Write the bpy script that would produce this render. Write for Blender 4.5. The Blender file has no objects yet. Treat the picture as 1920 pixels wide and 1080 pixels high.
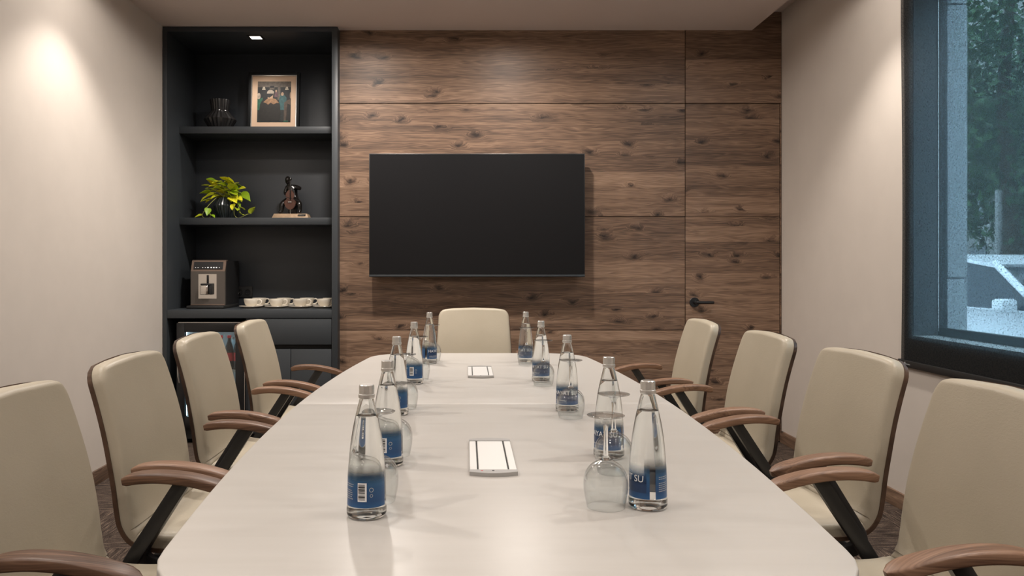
import bpy, bmesh, math, random
from mathutils import Vector, Matrix
random.seed(7)
S = bpy.context.scene
COL = S.collection
PI = math.pi

# ------------------------------------------------------------------ camera
cam_d = bpy.data.cameras.new('camera')
cam = bpy.data.objects.new('camera', cam_d)
COL.objects.link(cam)
cam.location = (0, 0, 1.18)
cam.rotation_euler = (PI / 2, 0, 0)
cam_d.sensor_width = 36
cam_d.lens = 36 * 1480 / 1920
cam_d.shift_x = 86 / 1920
cam_d.shift_y = -40 / 1920
cam_d.clip_start = 0.05
S.camera = cam

# ------------------------------------------------------------------ world, exposure
W = bpy.data.worlds.new('world')
S.world = W
W.use_nodes = True
bg = W.node_tree.nodes['Background']
bg.inputs[0].default_value = (0.60, 0.82, 1.0, 1)
bg.inputs[1].default_value = 20.0
S.view_settings.view_transform = 'Standard'
S.view_settings.look = 'None'
S.view_settings.exposure = 0.0
S.view_settings.gamma = 1.0
S.view_settings.use_curve_mapping = False

LAMP_COL = (1.0, 0.925, 0.85)
CEIL = 2.77
# recessed downlights of the ceiling: x, y, watts, full cone in degrees
LAMPS = [(-1.58, 3.86, 66, 102), (-0.72, 4.56, 118, 150), (0.30, 4.56, 92, 150), (1.62, 3.78, 66, 102),
         (-1.60, 2.20, 70, 110), (-0.45, 3.00, 14, 110), (0.60, 3.00, 14, 110), (1.64, 2.10, 66, 110),
         (-1.60, 0.50, 70, 110), (-0.45, 1.35, 14, 110), (0.60, 1.35, 14, 110), (1.64, 0.40, 66, 110),
         (-0.90, -0.80, 60, 140), (0.90, -0.80, 60, 140)]


def spot(name, loc, watts, cone, blend=0.55, radius=0.05, col=LAMP_COL):
    l = bpy.data.lights.new(name, 'SPOT')
    l.energy = watts
    l.color = col
    l.spot_size = math.radians(cone)
    l.spot_blend = blend
    l.shadow_soft_size = radius
    o = bpy.data.objects.new(name, l)
    o.location = loc
    COL.objects.link(o)
    return o


for lx, ly, lw, lc in LAMPS:
    spot('downlight_beam', (lx, ly, CEIL - 0.02), lw, lc, 0.9 if lc > 130 else 0.55)
    spot('downlight_spill', (lx, ly, CEIL - 0.021), 5 + lw * 0.16, 174, 0.25)

# ------------------------------------------------------------------ materials


class NT:
    def __init__(self, name):
        self.m = bpy.data.materials.new(name)
        self.m.use_nodes = True
        self.t = self.m.node_tree
        self.b = self.t.nodes['Principled BSDF']
        self.out = self.t.nodes['Material Output']

    def n(self, typ, **kw):
        nd = self.t.nodes.new(typ)
        for k, v in kw.items():
            setattr(nd, k, v)
        return nd

    def l(self, a, b):
        self.t.links.new(a, b)

    def val(self, x):
        return x

    def math(self, op, a, b=None, c=None, clamp=False):
        nd = self.n('ShaderNodeMath', operation=op, use_clamp=clamp)
        for i, v in enumerate((a, b, c)):
            if v is None:
                continue
            if isinstance(v, (int, float)):
                nd.inputs[i].default_value = v
            else:
                self.l(v, nd.inputs[i])
        return nd.outputs[0]

    def comb(self, x, y, z):
        nd = self.n('ShaderNodeCombineXYZ')
        for i, v in enumerate((x, y, z)):
            if isinstance(v, (int, float)):
                nd.inputs[i].default_value = v
            else:
                self.l(v, nd.inputs[i])
        return nd.outputs[0]

    def noise(self, vec, scale, detail=3, rough=0.55, dist=0.0):
        nd = self.n('ShaderNodeTexNoise')
        nd.inputs['Scale'].default_value = scale
        nd.inputs['Detail'].default_value = detail
        nd.inputs['Roughness'].default_value = rough
        nd.inputs['Distortion'].default_value = dist
        if vec is not None:
            self.l(vec, nd.inputs['Vector'])
        return nd.outputs[0]

    def ramp(self, fac, stops):
        nd = self.n('ShaderNodeValToRGB')
        e = nd.color_ramp.elements
        while len(e) > 1:
            e.remove(e[-1])
        e[0].position = stops[0][0]
        e[0].color = (*stops[0][1], 1)
        for p, c in stops[1:]:
            k = e.new(p)
            k.color = (*c, 1)
        self.l(fac, nd.inputs[0])
        return nd.outputs[0]

    def bump(self, h, strength, dist=0.001):
        nd = self.n('ShaderNodeBump')
        nd.inputs['Strength'].default_value = strength
        nd.inputs['Distance'].default_value = dist
        self.l(h, nd.inputs['Height'])
        self.l(nd.outputs[0], self.b.inputs['Normal'])

    def coord(self, kind='Object'):
        return self.n('ShaderNodeTexCoord').outputs[kind]


def plain(name, col, rough=0.5, metal=0.0, spec=0.5, noise=0.0, nscale=30, bump=0.0, bscale=200):
    k = NT(name)
    b = k.b
    b.inputs['Base Color'].default_value = (*col, 1)
    b.inputs['Roughness'].default_value = rough
    b.inputs['Metallic'].default_value = metal
    b.inputs['Specular IOR Level'].default_value = spec
    if noise > 0:
        f = k.noise(k.coord(), nscale, 4)
        lo = tuple(max(0, c * (1 - noise)) for c in col)
        hi = tuple(min(1, c * (1 + noise)) for c in col)
        k.l(k.ramp(f, [(0.3, lo), (0.7, hi)]), b.inputs['Base Color'])
    if bump > 0:
        k.bump(k.noise(k.coord(), bscale, 4), bump)
    return k.m


def wood(name, stops, strip=0.105, along='X', across='Z', rough=0.45, zoom=1.0, knot=1.0, bump=0.05, also=None):
    k = NT(name)
    sep = k.n('ShaderNodeSeparateXYZ')
    k.l(k.coord(), sep.inputs[0])
    x = sep.outputs['XYZ'.index(along)]
    z = sep.outputs['XYZ'.index(across)]
    if also:
        z = k.math('ADD', z, sep.outputs['XYZ'.index(also)])
    rnd = k.n('ShaderNodeObjectInfo').outputs['Random']
    x = k.math('ADD', x, k.math('MULTIPLY', rnd, 23.0))
    zj = k.math('ADD', z, k.math('MULTIPLY', rnd, 3.1))
    sid = k.math('FLOOR', k.math('DIVIDE', zj, strip))
    wn = k.n('ShaderNodeTexWhiteNoise', noise_dimensions='1D')
    k.l(sid, wn.inputs['W'])
    sr = wn.outputs['Value']
    xo = k.math('ADD', k.math('MULTIPLY', x, zoom), k.math('MULTIPLY', sr, 37.0))
    zz = k.math('MULTIPLY', zj, zoom)
    vo = k.n('ShaderNodeTexVoronoi', voronoi_dimensions='2D')
    vo.inputs['Scale'].default_value = 1.0
    kw = k.noise(k.comb(k.math('MULTIPLY', xo, 9.0), k.math('MULTIPLY', zz, 22.0), 0), 1.0, 3)
    kw2 = k.noise(k.comb(k.math('MULTIPLY', xo, 7.0), k.math('MULTIPLY', zz, 17.0), 4.0), 1.0, 3)
    k.l(k.comb(k.math('ADD', k.math('MULTIPLY', xo, 4.2), k.math('MULTIPLY', kw, 0.55)), k.math('ADD', k.math('MULTIPLY', zz, 7.5), k.math('MULTIPLY', kw2, 0.5)), 0), vo.inputs['Vector'])
    d = vo.outputs['Distance']
    csep = k.n('ShaderNodeSeparateColor')
    k.l(vo.outputs['Color'], csep.inputs[0])
    pick = k.math('GREATER_THAN', csep.outputs[0], 0.55)
    kn = k.math('MULTIPLY', k.math('SUBTRACT', 1.0, k.math('MULTIPLY', d, 3.4), clamp=True), pick)
    core = k.math('POWER', kn, 3.2)
    wob = k.noise(k.comb(k.math('MULTIPLY', xo, 1.6), k.math('MULTIPLY', zz, 6.0), 0), 1.0, 2)
    zg = k.math('ADD', zz, k.math('ADD', k.math('MULTIPLY', wob, 0.07), k.math('MULTIPLY', kn, 0.045)))
    fine = k.noise(k.comb(k.math('MULTIPLY', xo, 3.0), k.math('MULTIPLY', zg, 150.0), 0), 1.0, 5, 0.65)
    broad = k.noise(k.comb(k.math('MULTIPLY', xo, 1.1), k.math('MULTIPLY', zg, 20.0), 0), 1.0, 3)
    cont = k.math('PINGPONG', k.math('MULTIPLY', broad, 13.0), 0.5)
    v = k.math('ADD', k.math('MULTIPLY', fine, 0.44), k.math('ADD', k.math('MULTIPLY', broad, 0.40), k.math('MULTIPLY', cont, 0.26)))
    v = k.math('ADD', v, k.math('MULTIPLY', k.math('SUBTRACT', sr, 0.5), 0.18))
    v = k.math('SUBTRACT', v, k.math('MULTIPLY', core, 0.40 * knot))
    v = k.math('SUBTRACT', v, k.math('MULTIPLY', kn, 0.06 * knot))
    k.l(k.ramp(v, stops), k.b.inputs['Base Color'])
    k.b.inputs['Roughness'].default_value = rough
    k.b.inputs['Specular IOR Level'].default_value = 0.35
    k.bump(fine, bump, 0.002)
    return k.m


WALNUT = [(0.10, (0.022, 0.014, 0.011)), (0.34, (0.092, 0.058, 0.041)), (0.48, (0.190, 0.117, 0.077)),
          (0.60, (0.290, 0.187, 0.126)), (0.78, (0.41, 0.275, 0.190))]
ARMW = [(0.22, (0.040, 0.020, 0.012)), (0.40, (0.115, 0.062, 0.039)), (0.54, (0.215, 0.122, 0.077)), (0.76, (0.34, 0.205, 0.135))]
M = {}
M['walnut'] = wood('walnut_laminate', WALNUT)
M['base_wood'] = wood('walnut_skirting', WALNUT, strip=0.3, along='Y', across='Z')
M['base_wood_x'] = wood('walnut_skirting_cross', WALNUT, strip=0.3)
M['arm_wood'] = wood('armrest_walnut', ARMW, strip=0.5, along='X', across='Y', zoom=1.2, knot=0.15, rough=0.40, also='Z')
M['shell_wood'] = wood('shell_walnut', [(p, tuple(c * 0.42 for c in q)) for p, q in ARMW], strip=0.5, along='Z', across='Y', knot=0.15, rough=0.4)
M['paint'] = plain('warm_wall_paint', (0.605, 0.545, 0.488), 0.75, noise=0.02, nscale=6, bump=0.04, bscale=350)
M['ceil'] = plain('ceiling_paint', (0.60, 0.51, 0.465), 0.85)
M['black_gap'] = plain('dark_substrate', (0.01, 0.009, 0.008), 0.8)
M['cab'] = plain('charcoal_lacquer', (0.028, 0.0325, 0.039), 0.45, noise=0.05, nscale=3)
M['cab_edge'] = plain('charcoal_lacquer_front', (0.036, 0.042, 0.048), 0.45)
M['screen'] = plain('tv_screen', (0.008, 0.008, 0.009), 0.34, spec=0.2)
M['tv_black'] = plain('tv_bezel', (0.012, 0.013, 0.014), 0.35)
M['black'] = plain('black_metal', (0.010, 0.010, 0.011), 0.38)
M['black_matte'] = plain('black_plastic', (0.012, 0.012, 0.012), 0.6)
M['silver'] = plain('brushed_aluminium', (0.62, 0.61, 0.59), 0.32, metal=1.0)
M['dock'] = plain('satin_aluminium_lid', (0.80, 0.79, 0.77), 0.42, metal=0.55)
M['dock_cap'] = plain('dock_end_cap', (0.45, 0.44, 0.43), 0.4, metal=0.7)
M['chrome'] = plain('chrome', (0.75, 0.72, 0.68), 0.14, metal=1.0)
M['cap'] = plain('aluminium_cap', (0.78, 0.77, 0.75), 0.3, metal=0.9)
M['white'] = plain('white_print', (0.80, 0.80, 0.80), 0.5)
M['grey_print'] = plain('grey_print', (0.40, 0.41, 0.42), 0.5)
M['ceramic'] = plain('cream_ceramic', (0.74, 0.68, 0.58), 0.22)
M['red'] = plain('red_plastic', (0.55, 0.02, 0.02), 0.4)
M['vase'] = plain('black_glazed_vase', (0.014, 0.013, 0.013), 0.28)
M['pot'] = plain('dark_ribbed_pot', (0.018, 0.024, 0.026), 0.22)
M['soil'] = plain('potting_soil', (0.03, 0.02, 0.012), 0.9, noise=0.4, nscale=90)
M['bronze'] = plain('dark_bronze', (0.012, 0.010, 0.009), 0.22)
M['cello'] = plain('cello_varnish', (0.085, 0.035, 0.024), 0.16)
M['travertine'] = plain('travertine_block', (0.42, 0.29, 0.18), 0.6, noise=0.25, nscale=25)
M['machine'] = plain('graphite_plastic', (0.115, 0.100, 0.088), 0.36, metal=0.25)
M['machine_top'] = plain('bronze_trim', (0.20, 0.145, 0.115), 0.3, metal=0.5)
M['machine_dark'] = plain('machine_side', (0.014, 0.014, 0.015), 0.45)
M['frame_black'] = plain('matte_black_frame', (0.010, 0.011, 0.012), 0.65, spec=0.2)
M['mat'] = plain('picture_mount', (0.62, 0.44, 0.31), 0.7)
M['rubber'] = plain('rubber', (0.012, 0.012, 0.012), 0.8)
M['stone'] = plain('granite_cladding', (0.52, 0.56, 0.58), 0.8, noise=0.45, nscale=90)
M['asphalt'] = plain('street_asphalt', (0.13, 0.13, 0.135), 0.9, noise=0.2, nscale=5)
M['kerb'] = plain('pavement_concrete', (0.33, 0.33, 0.32), 0.9, noise=0.15, nscale=8)
M['carwhite'] = plain('white_car_paint', (0.80, 0.82, 0.84), 0.25)
M['carglass'] = plain('car_window_glass', (0.02, 0.03, 0.04), 0.08)
M['bark'] = plain('tree_bark', (0.06, 0.045, 0.03), 0.9, noise=0.4, nscale=20)
M['facade'] = plain('far_facade_render', (0.20, 0.20, 0.19), 0.9, noise=0.1, nscale=2)
M['pole'] = plain('galvanised_pole', (0.55, 0.58, 0.60), 0.5)
M['winframe'] = plain('dark_window_frame', (0.035, 0.042, 0.048), 0.5)
M['reveal'] = plain('shade_darkened_reveal_plaster', (0.11, 0.115, 0.12), 0.8)  # plaster grey painted darker to stand for the weak light in the reveal
M['sill'] = plain('window_sill_stone', (0.72, 0.72, 0.70), 0.5)


def emit(name, col, s):
    k = NT(name)
    k.b.inputs['Base Color'].default_value = (*col, 1)
    k.b.inputs['Emission Color'].default_value = (*col, 1)
    k.b.inputs['Emission Strength'].default_value = s
    return k.m


M['lamp'] = emit('lamp_lens', (1.0, 0.86, 0.72), 5.0)
M['led'] = emit('fridge_led', (0.78, 0.92, 1.0), 6.0)
M['icon'] = emit('lit_icons', (0.9, 0.9, 0.9), 0.55)


def glass(name, col, ior, rough=0.0):
    k = NT(name)
    k.b.inputs['Base Color'].default_value = (*col, 1)
    k.b.inputs['Roughness'].default_value = rough
    k.b.inputs['IOR'].default_value = ior
    k.b.inputs['Transmission Weight'].default_value = 1.0
    return k.m


M['glass'] = glass('clear_glass', (0.985, 0.995, 0.99), 1.47)
M['water'] = glass('water', (1, 1, 1), 1.33)


def pane_mat():
    k = NT('window_pane_glass')
    tr = k.n('ShaderNodeBsdfTransparent')
    tr.inputs[0].default_value = (0.86, 0.93, 0.95, 1)
    gl = k.n('ShaderNodeBsdfGlossy')
    gl.inputs['Roughness'].default_value = 0.02
    mx = k.n('ShaderNodeMixShader')
    mx.inputs[0].default_value = 0.06
    k.l(tr.outputs[0], mx.inputs[1])
    k.l(gl.outputs[0], mx.inputs[2])
    k.l(mx.outputs[0], k.out.inputs[0])
    return k.m


M['pane'] = pane_mat()


def blind_mat():
    k = NT('dark_screen_fabric')
    c = k.coord()
    sep = k.n('ShaderNodeSeparateXYZ')
    k.l(c, sep.inputs[0])
    y, z = sep.outputs[1], sep.outputs[2]
    a = k.noise(k.comb(0, k.math('MULTIPLY', y, 80), k.math('MULTIPLY', z, 300)), 1.0, 3)
    b = k.noise(k.comb(3, k.math('MULTIPLY', y, 300), k.math('MULTIPLY', z, 80)), 1.0, 3)
    g = k.noise(c, 330, 2)
    f = k.math('ADD', k.math('MULTIPLY', a, 0.33), k.math('ADD', k.math('MULTIPLY', b, 0.33), k.math('MULTIPLY', g, 0.34)))
    mr = k.n('ShaderNodeMapRange')
    mr.inputs[1].default_value = 0.36
    mr.inputs[2].default_value = 0.64
    mr.inputs[3].default_value = 0.03
    mr.inputs[4].default_value = 0.18
    k.l(f, mr.inputs[0])
    tr = k.n('ShaderNodeBsdfTransparent')
    df = k.n('ShaderNodeBsdfDiffuse')
    df.inputs[0].default_value = (0.014, 0.015, 0.016, 1)
    mx = k.n('ShaderNodeMixShader')
    tl = k.n('ShaderNodeBsdfTranslucent')
    tl.inputs[0].default_value = (0.011, 0.014, 0.015, 1)
    ad = k.n('ShaderNodeAddShader')
    k.l(df.outputs[0], ad.inputs[0])
    k.l(tl.outputs[0], ad.inputs[1])
    k.l(mr.outputs[0], mx.inputs[0])
    k.l(ad.outputs[0], mx.inputs[1])
    k.l(tr.outputs[0], mx.inputs[2])
    k.l(mx.outputs[0], k.out.inputs[0])
    return k.m


M['blind'] = blind_mat()


def leather_mat():
    k = NT('cream_leather')
    c = k.coord()
    sep = k.n('ShaderNodeSeparateXYZ')
    k.l(c, sep.inputs[0])
    f = k.noise(c, 4, 3)
    k.l(k.ramp(f, [(0.3, (0.420, 0.370, 0.285)), (0.7, (0.460, 0.405, 0.315))]), k.b.inputs['Base Color'])
    k.b.inputs['Roughness'].default_value = 0.40
    k.b.inputs['Specular IOR Level'].default_value = 0.42
    st = k.comb(sep.outputs[0], k.math('MULTIPLY', sep.outputs[1], 0.45), sep.outputs[2])
    h = k.noise(st, 260, 4, 0.6, 0.6)
    k.bump(h, 0.20, 0.002)
    return k.m


M['leather'] = leather_mat()


def table_mat():
    k = NT('greige_table_laminate')
    sep = k.n('ShaderNodeSeparateXYZ')
    k.l(k.coord(), sep.inputs[0])
    f = k.noise(k.comb(k.math('MULTIPLY', sep.outputs[0], 2.5), k.math('MULTIPLY', sep.outputs[1], 24), 0), 1.0, 5, 0.6)
    k.l(k.ramp(f, [(0.3, (0.490, 0.463, 0.430)), (0.7, (0.525, 0.498, 0.465))]), k.b.inputs['Base Color'])
    k.l(k.math('ADD', k.math('MULTIPLY', f, 0.10), 0.30), k.b.inputs['Roughness'])
    k.b.inputs['Specular IOR Level'].default_value = 0.45
    return k.m


M['table'] = table_mat()


def carpet_mat():
    k = NT('striped_carpet')
    sep = k.n('ShaderNodeSeparateXYZ')
    k.l(k.coord(), sep.inputs[0])
    rnd = k.n('ShaderNodeObjectInfo').outputs['Random']
    x = k.math('ADD', sep.outputs[0], k.math('MULTIPLY', rnd, 19.0))
    y = sep.outputs[1]
    s = k.noise(k.comb(k.math('MULTIPLY', x, 9), k.math('MULTIPLY', y, 120), 0), 1.0, 3, 0.7)
    t = k.noise(k.comb(k.math('MULTIPLY', x, 160), k.math('MULTIPLY', y, 260), 5), 1.0, 2, 0.6)
    v = k.math('ADD', k.math('MULTIPLY', s, 0.7), k.math('MULTIPLY', t, 0.3))
    k.l(k.ramp(v, [(0.38, (0.016, 0.012, 0.010)), (0.48, (0.055, 0.040, 0.033)), (0.56, (0.105, 0.078, 0.062)), (0.68, (0.30, 0.215, 0.155))]),
        k.b.inputs['Base Color'])
    k.b.inputs['Roughness'].default_value = 0.95
    k.b.inputs['Specular IOR Level'].default_value = 0.1
    k.bump(v, 0.6, 0.004)
    return k.m


M['carpet'] = carpet_mat()


def label_mat():
    # printed film: opaque blue below, ink density fading out towards the top edge
    k = NT('blue_bottle_print')
    sep = k.n('ShaderNodeSeparateXYZ')
    k.l(k.coord(), sep.inputs[0])
    z = sep.outputs[2]
    mr = k.n('ShaderNodeMapRange')
    mr.inputs[1].default_value = 0.062
    mr.inputs[2].default_value = 0.084
    mr.inputs[3].default_value = 1.0
    mr.inputs[4].default_value = 0.0
    k.l(z, mr.inputs[0])
    m2 = k.n('ShaderNodeMapRange')
    m2.inputs[1].default_value = 0.022
    m2.inputs[2].default_value = 0.082
    k.l(z, m2.inputs[0])
    k.l(k.ramp(m2.outputs[0], [(0.0, (0.012, 0.085, 0.23)), (0.2, (0.008, 0.055, 0.165)), (0.6, (0.012, 0.075, 0.19)), (1.0, (0.05, 0.14, 0.25))]), k.b.inputs['Base Color'])
    k.b.inputs['Roughness'].default_value = 0.35
    k.l(mr.outputs[0], k.b.inputs['Alpha'])
    return k.m


M['label'] = label_mat()


def navy_mat():
    k = NT('navy_print')
    sep = k.n('ShaderNodeSeparateXYZ')
    k.l(k.coord(), sep.inputs[0])
    mr = k.n('ShaderNodeMapRange')
    mr.inputs[1].default_value = 0.046
    mr.inputs[2].default_value = 0.070
    mr.inputs[3].default_value = 1.0
    mr.inputs[4].default_value = 0.0
    k.l(sep.outputs[2], mr.inputs[0])
    k.b.inputs['Base Color'].default_value = (0.005, 0.030, 0.098, 1)
    k.b.inputs['Roughness'].default_value = 0.35
    k.l(mr.outputs[0], k.b.inputs['Alpha'])
    return k.m


M['label_dark'] = navy_mat()


def leaf_mat(name, a, b):
    k = NT(name)
    rnd = k.n('ShaderNodeObjectInfo').outputs['Random']
    k.l(k.ramp(rnd, [(0.0, a), (1.0, b)]), k.b.inputs['Base Color'])
    k.b.inputs['Roughness'].default_value = 0.38
    return k.m


M['leaf'] = leaf_mat('golden_pothos_leaf', (0.24, 0.40, 0.015), (0.92, 0.84, 0.04))
M['vine'] = plain('vine_stem', (0.36, 0.38, 0.10), 0.5)
M['tree_leaf'] = plain('tree_leaf', (0.035, 0.085, 0.030), 0.6, noise=0.6, nscale=2)

# ------------------------------------------------------------------ mesh helpers


def bm_box(bm, x0, x1, y0, y1, z0, z1, bevel=0.0, seg=2):
    t = bmesh.new()
    bmesh.ops.create_cube(t, size=1.0)
    for v in t.verts:
        v.co = Vector(((x0 + x1) / 2 + v.co.x * (x1 - x0), (y0 + y1) / 2 + v.co.y * (y1 - y0), (z0 + z1) / 2 + v.co.z * (z1 - z0)))
    if bevel > 0:
        bmesh.ops.bevel(t, geom=list(t.edges), offset=bevel, segments=seg, affect='EDGES', profile=0.5)
    me = bpy.data.meshes.new('tmp')
    t.to_mesh(me)
    t.free()
    bm.from_mesh(me)
    bpy.data.meshes.remove(me)


def fin(bm, name, smooth=None):
    bmesh.ops.recalc_face_normals(bm, faces=list(bm.faces))
    me = bpy.data.meshes.new(name)
    bm.to_mesh(me)
    bm.free()
    if smooth:
        me.polygons.foreach_set('use_smooth', [True] * len(me.polygons))
        me.set_sharp_from_angle(angle=math.radians(smooth))
    return me


def mk(name, me, mat, parent=None, loc=None, rot=None):
    o = bpy.data.objects.new(name, me)
    COL.objects.link(o)
    if mat is not None and len(me.materials) == 0:
        me.materials.append(M[mat] if isinstance(mat, str) else mat)
    if parent is not None:
        o.parent = parent
    if loc is not None:
        o.location = loc
    if rot is not None:
        o.rotation_euler = rot
    return o


def box(name, x0, x1, y0, y1, z0, z1, mat, parent=None, bevel=0.0, seg=2):
    bm = bmesh.new()
    bm_box(bm, x0, x1, y0, y1, z0, z1, bevel, seg)
    return mk(name, fin(bm, name, 40 if bevel else None), mat, parent)


def boxes(name, lst, mat, parent=None, bevel=0.0):
    bm = bmesh.new()
    for b in lst:
        bm_box(bm, *b, bevel)
    return mk(name, fin(bm, name, 40 if bevel else None), mat, parent)


def bm_loft(bm, rings, cap=True, closed=True):
    vr = [[bm.verts.new(p) for p in r] for r in rings]
    n = len(rings[0])
    for a, b in zip(vr[:-1], vr[1:]):
        for i in range(n if closed else n - 1):
            j = (i + 1) % n
            bm.faces.new((a[i], a[j], b[j], b[i]))
    if cap and closed:
        bm.faces.new(list(reversed(vr[0])))
        bm.faces.new(vr[-1])


def bm_lathe(bm, prof, seg=40, c=(0, 0, 0), ribs=None):
    rings = []
    for r, z in prof:
        ring = []
        for i in range(seg):
            a = 2 * PI * i / seg
            k = ribs(i, r, z) if ribs else 1.0
            ring.append((c[0] + max(r, 1e-5) * k * math.cos(a), c[1] + max(r, 1e-5) * k * math.sin(a), c[2] + z))
        rings.append(ring)
    bm_loft(bm, rings)


def lathe(name, prof, mat, parent=None, seg=40, c=(0, 0, 0), smooth=35, ribs=None):
    bm = bmesh.new()
    bm_lathe(bm, prof, seg, c, ribs)
    return mk(name, fin(bm, name, smooth), mat, parent)


def bm_tube(bm, pts, rad, seg=8):
    pts = [Vector(p) for p in pts]
    if isinstance(rad, (int, float)):
        rad = [rad] * len(pts)
    t0 = (pts[1] - pts[0]).normalized()
    up = Vector((0, 0, 1)) if abs(t0.z) < 0.9 else Vector((1, 0, 0))
    u = t0.cross(up).normalized()
    rings = []
    for i, p in enumerate(pts):
        t = (pts[min(i + 1, len(pts) - 1)] - pts[max(i - 1, 0)]).normalized()
        u = (u - t * u.dot(t)).normalized()
        v = t.cross(u)
        rings.append([p + (u * math.cos(2 * PI * k / seg) + v * math.sin(2 * PI * k / seg)) * rad[i] for k in range(seg)])
    bm_loft(bm, rings)


def tube(name, pts, rad, mat, parent=None, seg=8):
    bm = bmesh.new()
    bm_tube(bm, pts, rad, seg)
    return mk(name, fin(bm, name, 50), mat, parent)


def spline(ctrl, n):
    """Catmull-Rom resample of a list of tuples"""
    c = [Vector(p) for p in ctrl]
    c = [c[0] * 2 - c[1]] + c + [c[-1] * 2 - c[-2]]
    out = []
    m = len(ctrl) - 1
    for i in range(n):
        f = i / (n - 1) * m
        k = min(int(f), m - 1)
        t = f - k
        p0, p1, p2, p3 = c[k:k + 4]
        out.append(0.5 * (2 * p1 + (p2 - p0) * t + (2 * p0 - 5 * p1 + 4 * p2 - p3) * t * t + (3 * p1 - p0 - 3 * p2 + p3) * t ** 3))
    return out


def poly_prism(name, pts, z0, z1, mat, parent=None, plane='XY', bevel=0.0, smooth=None):
    """closed outline extruded; plane XY -> along z, XZ -> along y, YZ -> along x"""
    def P(a, b, h):
        return {'XY': (a, b, h), 'XZ': (a, h, b), 'YZ': (h, a, b)}[plane]
    bm = bmesh.new()
    bm_loft(bm, [[P(a, b, z0) for a, b in pts], [P(a, b, z1) for a, b in pts]])
    if bevel > 0:
        ed = [e for e in bm.edges if len(e.link_faces) == 2 and e.calc_face_angle(0) > 0.7]
        bmesh.ops.bevel(bm, geom=ed, offset=bevel, segments=2, affect='EDGES', profile=0.5)
    return mk(name, fin(bm, name, smooth), mat, parent)


def rrect(x0, x1, y0, y1, r, n=5):
    out = []
    for cx, cy, a0 in ((x1 - r, y1 - r, 0), (x0 + r, y1 - r, 90), (x0 + r, y0 + r, 180), (x1 - r, y0 + r, 270)):
        for i in range(n + 1):
            a = math.radians(a0 + 90 * i / n)
            out.append((cx + r * math.cos(a), cy + r * math.sin(a)))
    return out


def empty(name, loc, rz=0.0):
    o = bpy.data.objects.new(name, None)
    o.empty_display_size = 0.1
    o.location = loc
    o.rotation_euler = (0, 0, rz)
    COL.objects.link(o)
    return o


def tag(o, label, cat=None, group=None):
    o['label'] = label
    if cat:
        o['category'] = cat
    if group:
        o['group'] = group
    return o


def struct(o, label=None):
    o['kind'] = 'structure'
    if label:
        o['label'] = label
    return o


def copy_tree(o, parent=None):
    c = o.copy()
    COL.objects.link(c)
    if parent is not None:
        c.parent = parent
    for ch in list(o.children):
        copy_tree(ch, c)
    return c


def text_mesh(s, size, font_extrude=0.0):
    cu = bpy.data.curves.new('lettering', 'FONT')
    cu.body = s
    cu.size = size
    cu.extrude = font_extrude
    cu.resolution_u = 3
    o = bpy.data.objects.new('lettering_tmp', cu)
    COL.objects.link(o)
    bpy.context.view_layer.update()
    dg = bpy.context.evaluated_depsgraph_get()
    me = bpy.data.meshes.new_from_object(o.evaluated_get(dg))
    bpy.data.objects.remove(o)
    bpy.data.curves.remove(cu)
    me.materials.clear()
    return me


# ------------------------------------------------------------------ room shell
XL, XR, YB, YN = -2.01, 2.123, 5.308, -2.4
SOFX = 1.922
fl = struct(box('floor', XL - 0.1, XR + 0.26, YN - 0.1, 5.9, -0.10, -0.006, 'black_gap'), 'brown striped carpet floor')
bm = bmesh.new()
bm_box(bm, -0.25, 0.25, -0.25, 0.25, -0.006, 0.0)
tile_me = fin(bm, 'carpet_tile')
tile_me.materials.append(M['carpet'])
ti = 0
for i in range(9):
    for j in range(17):
        cx, cy = XL + 0.21 + i * 0.5, YB - 0.25 - j * 0.5
        if cx - 0.25 > XR or cy + 0.25 < YN:
            continue
        mk('carpet_tile', tile_me, None, fl, (cx, cy, 0), (0, 0, (PI / 2 if (i + j) % 2 else 0)))
struct(box('wall_left', XL - 0.12, XL, YN, 5.92, 0.0, 3.0, 'paint'), 'plain warm beige wall')
struct(box('wall_near', XL - 0.12, XR + 0.25, YN - 0.12, YN, 0.0, 3.0, 'paint'), 'plain beige wall opposite the wood wall')
# right wall with window opening
WY0, WY1, WZ0, WZ1 = 1.75, 3.754, 0.853, 2.55
struct(boxes('wall_right', [(XR, XR + 0.15, YN, WY0, 0, 3.0), (XR, XR + 0.15, WY1, 5.92, 0, 3.0),
                            (XR, XR + 0.15, WY0, WY1, 0, WZ0 - 0.02), (XR, XR + 0.15, WY0, WY1, WZ1, 3.0)], 'paint'), 'beige wall with the window')
struct(boxes('trim_1', [(XR + 0.001, XR + 0.119, WY1 - 0.006, WY1 + 0.004, WZ0, WZ1), (XR + 0.001, XR + 0.119, WY0 - 0.004, WY0 + 0.006, WZ0, WZ1),
                        (XR + 0.001, XR + 0.119, WY0, WY1, WZ1 - 0.006, WZ1 + 0.004)], 'reveal'), 'grey window reveal')
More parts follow.
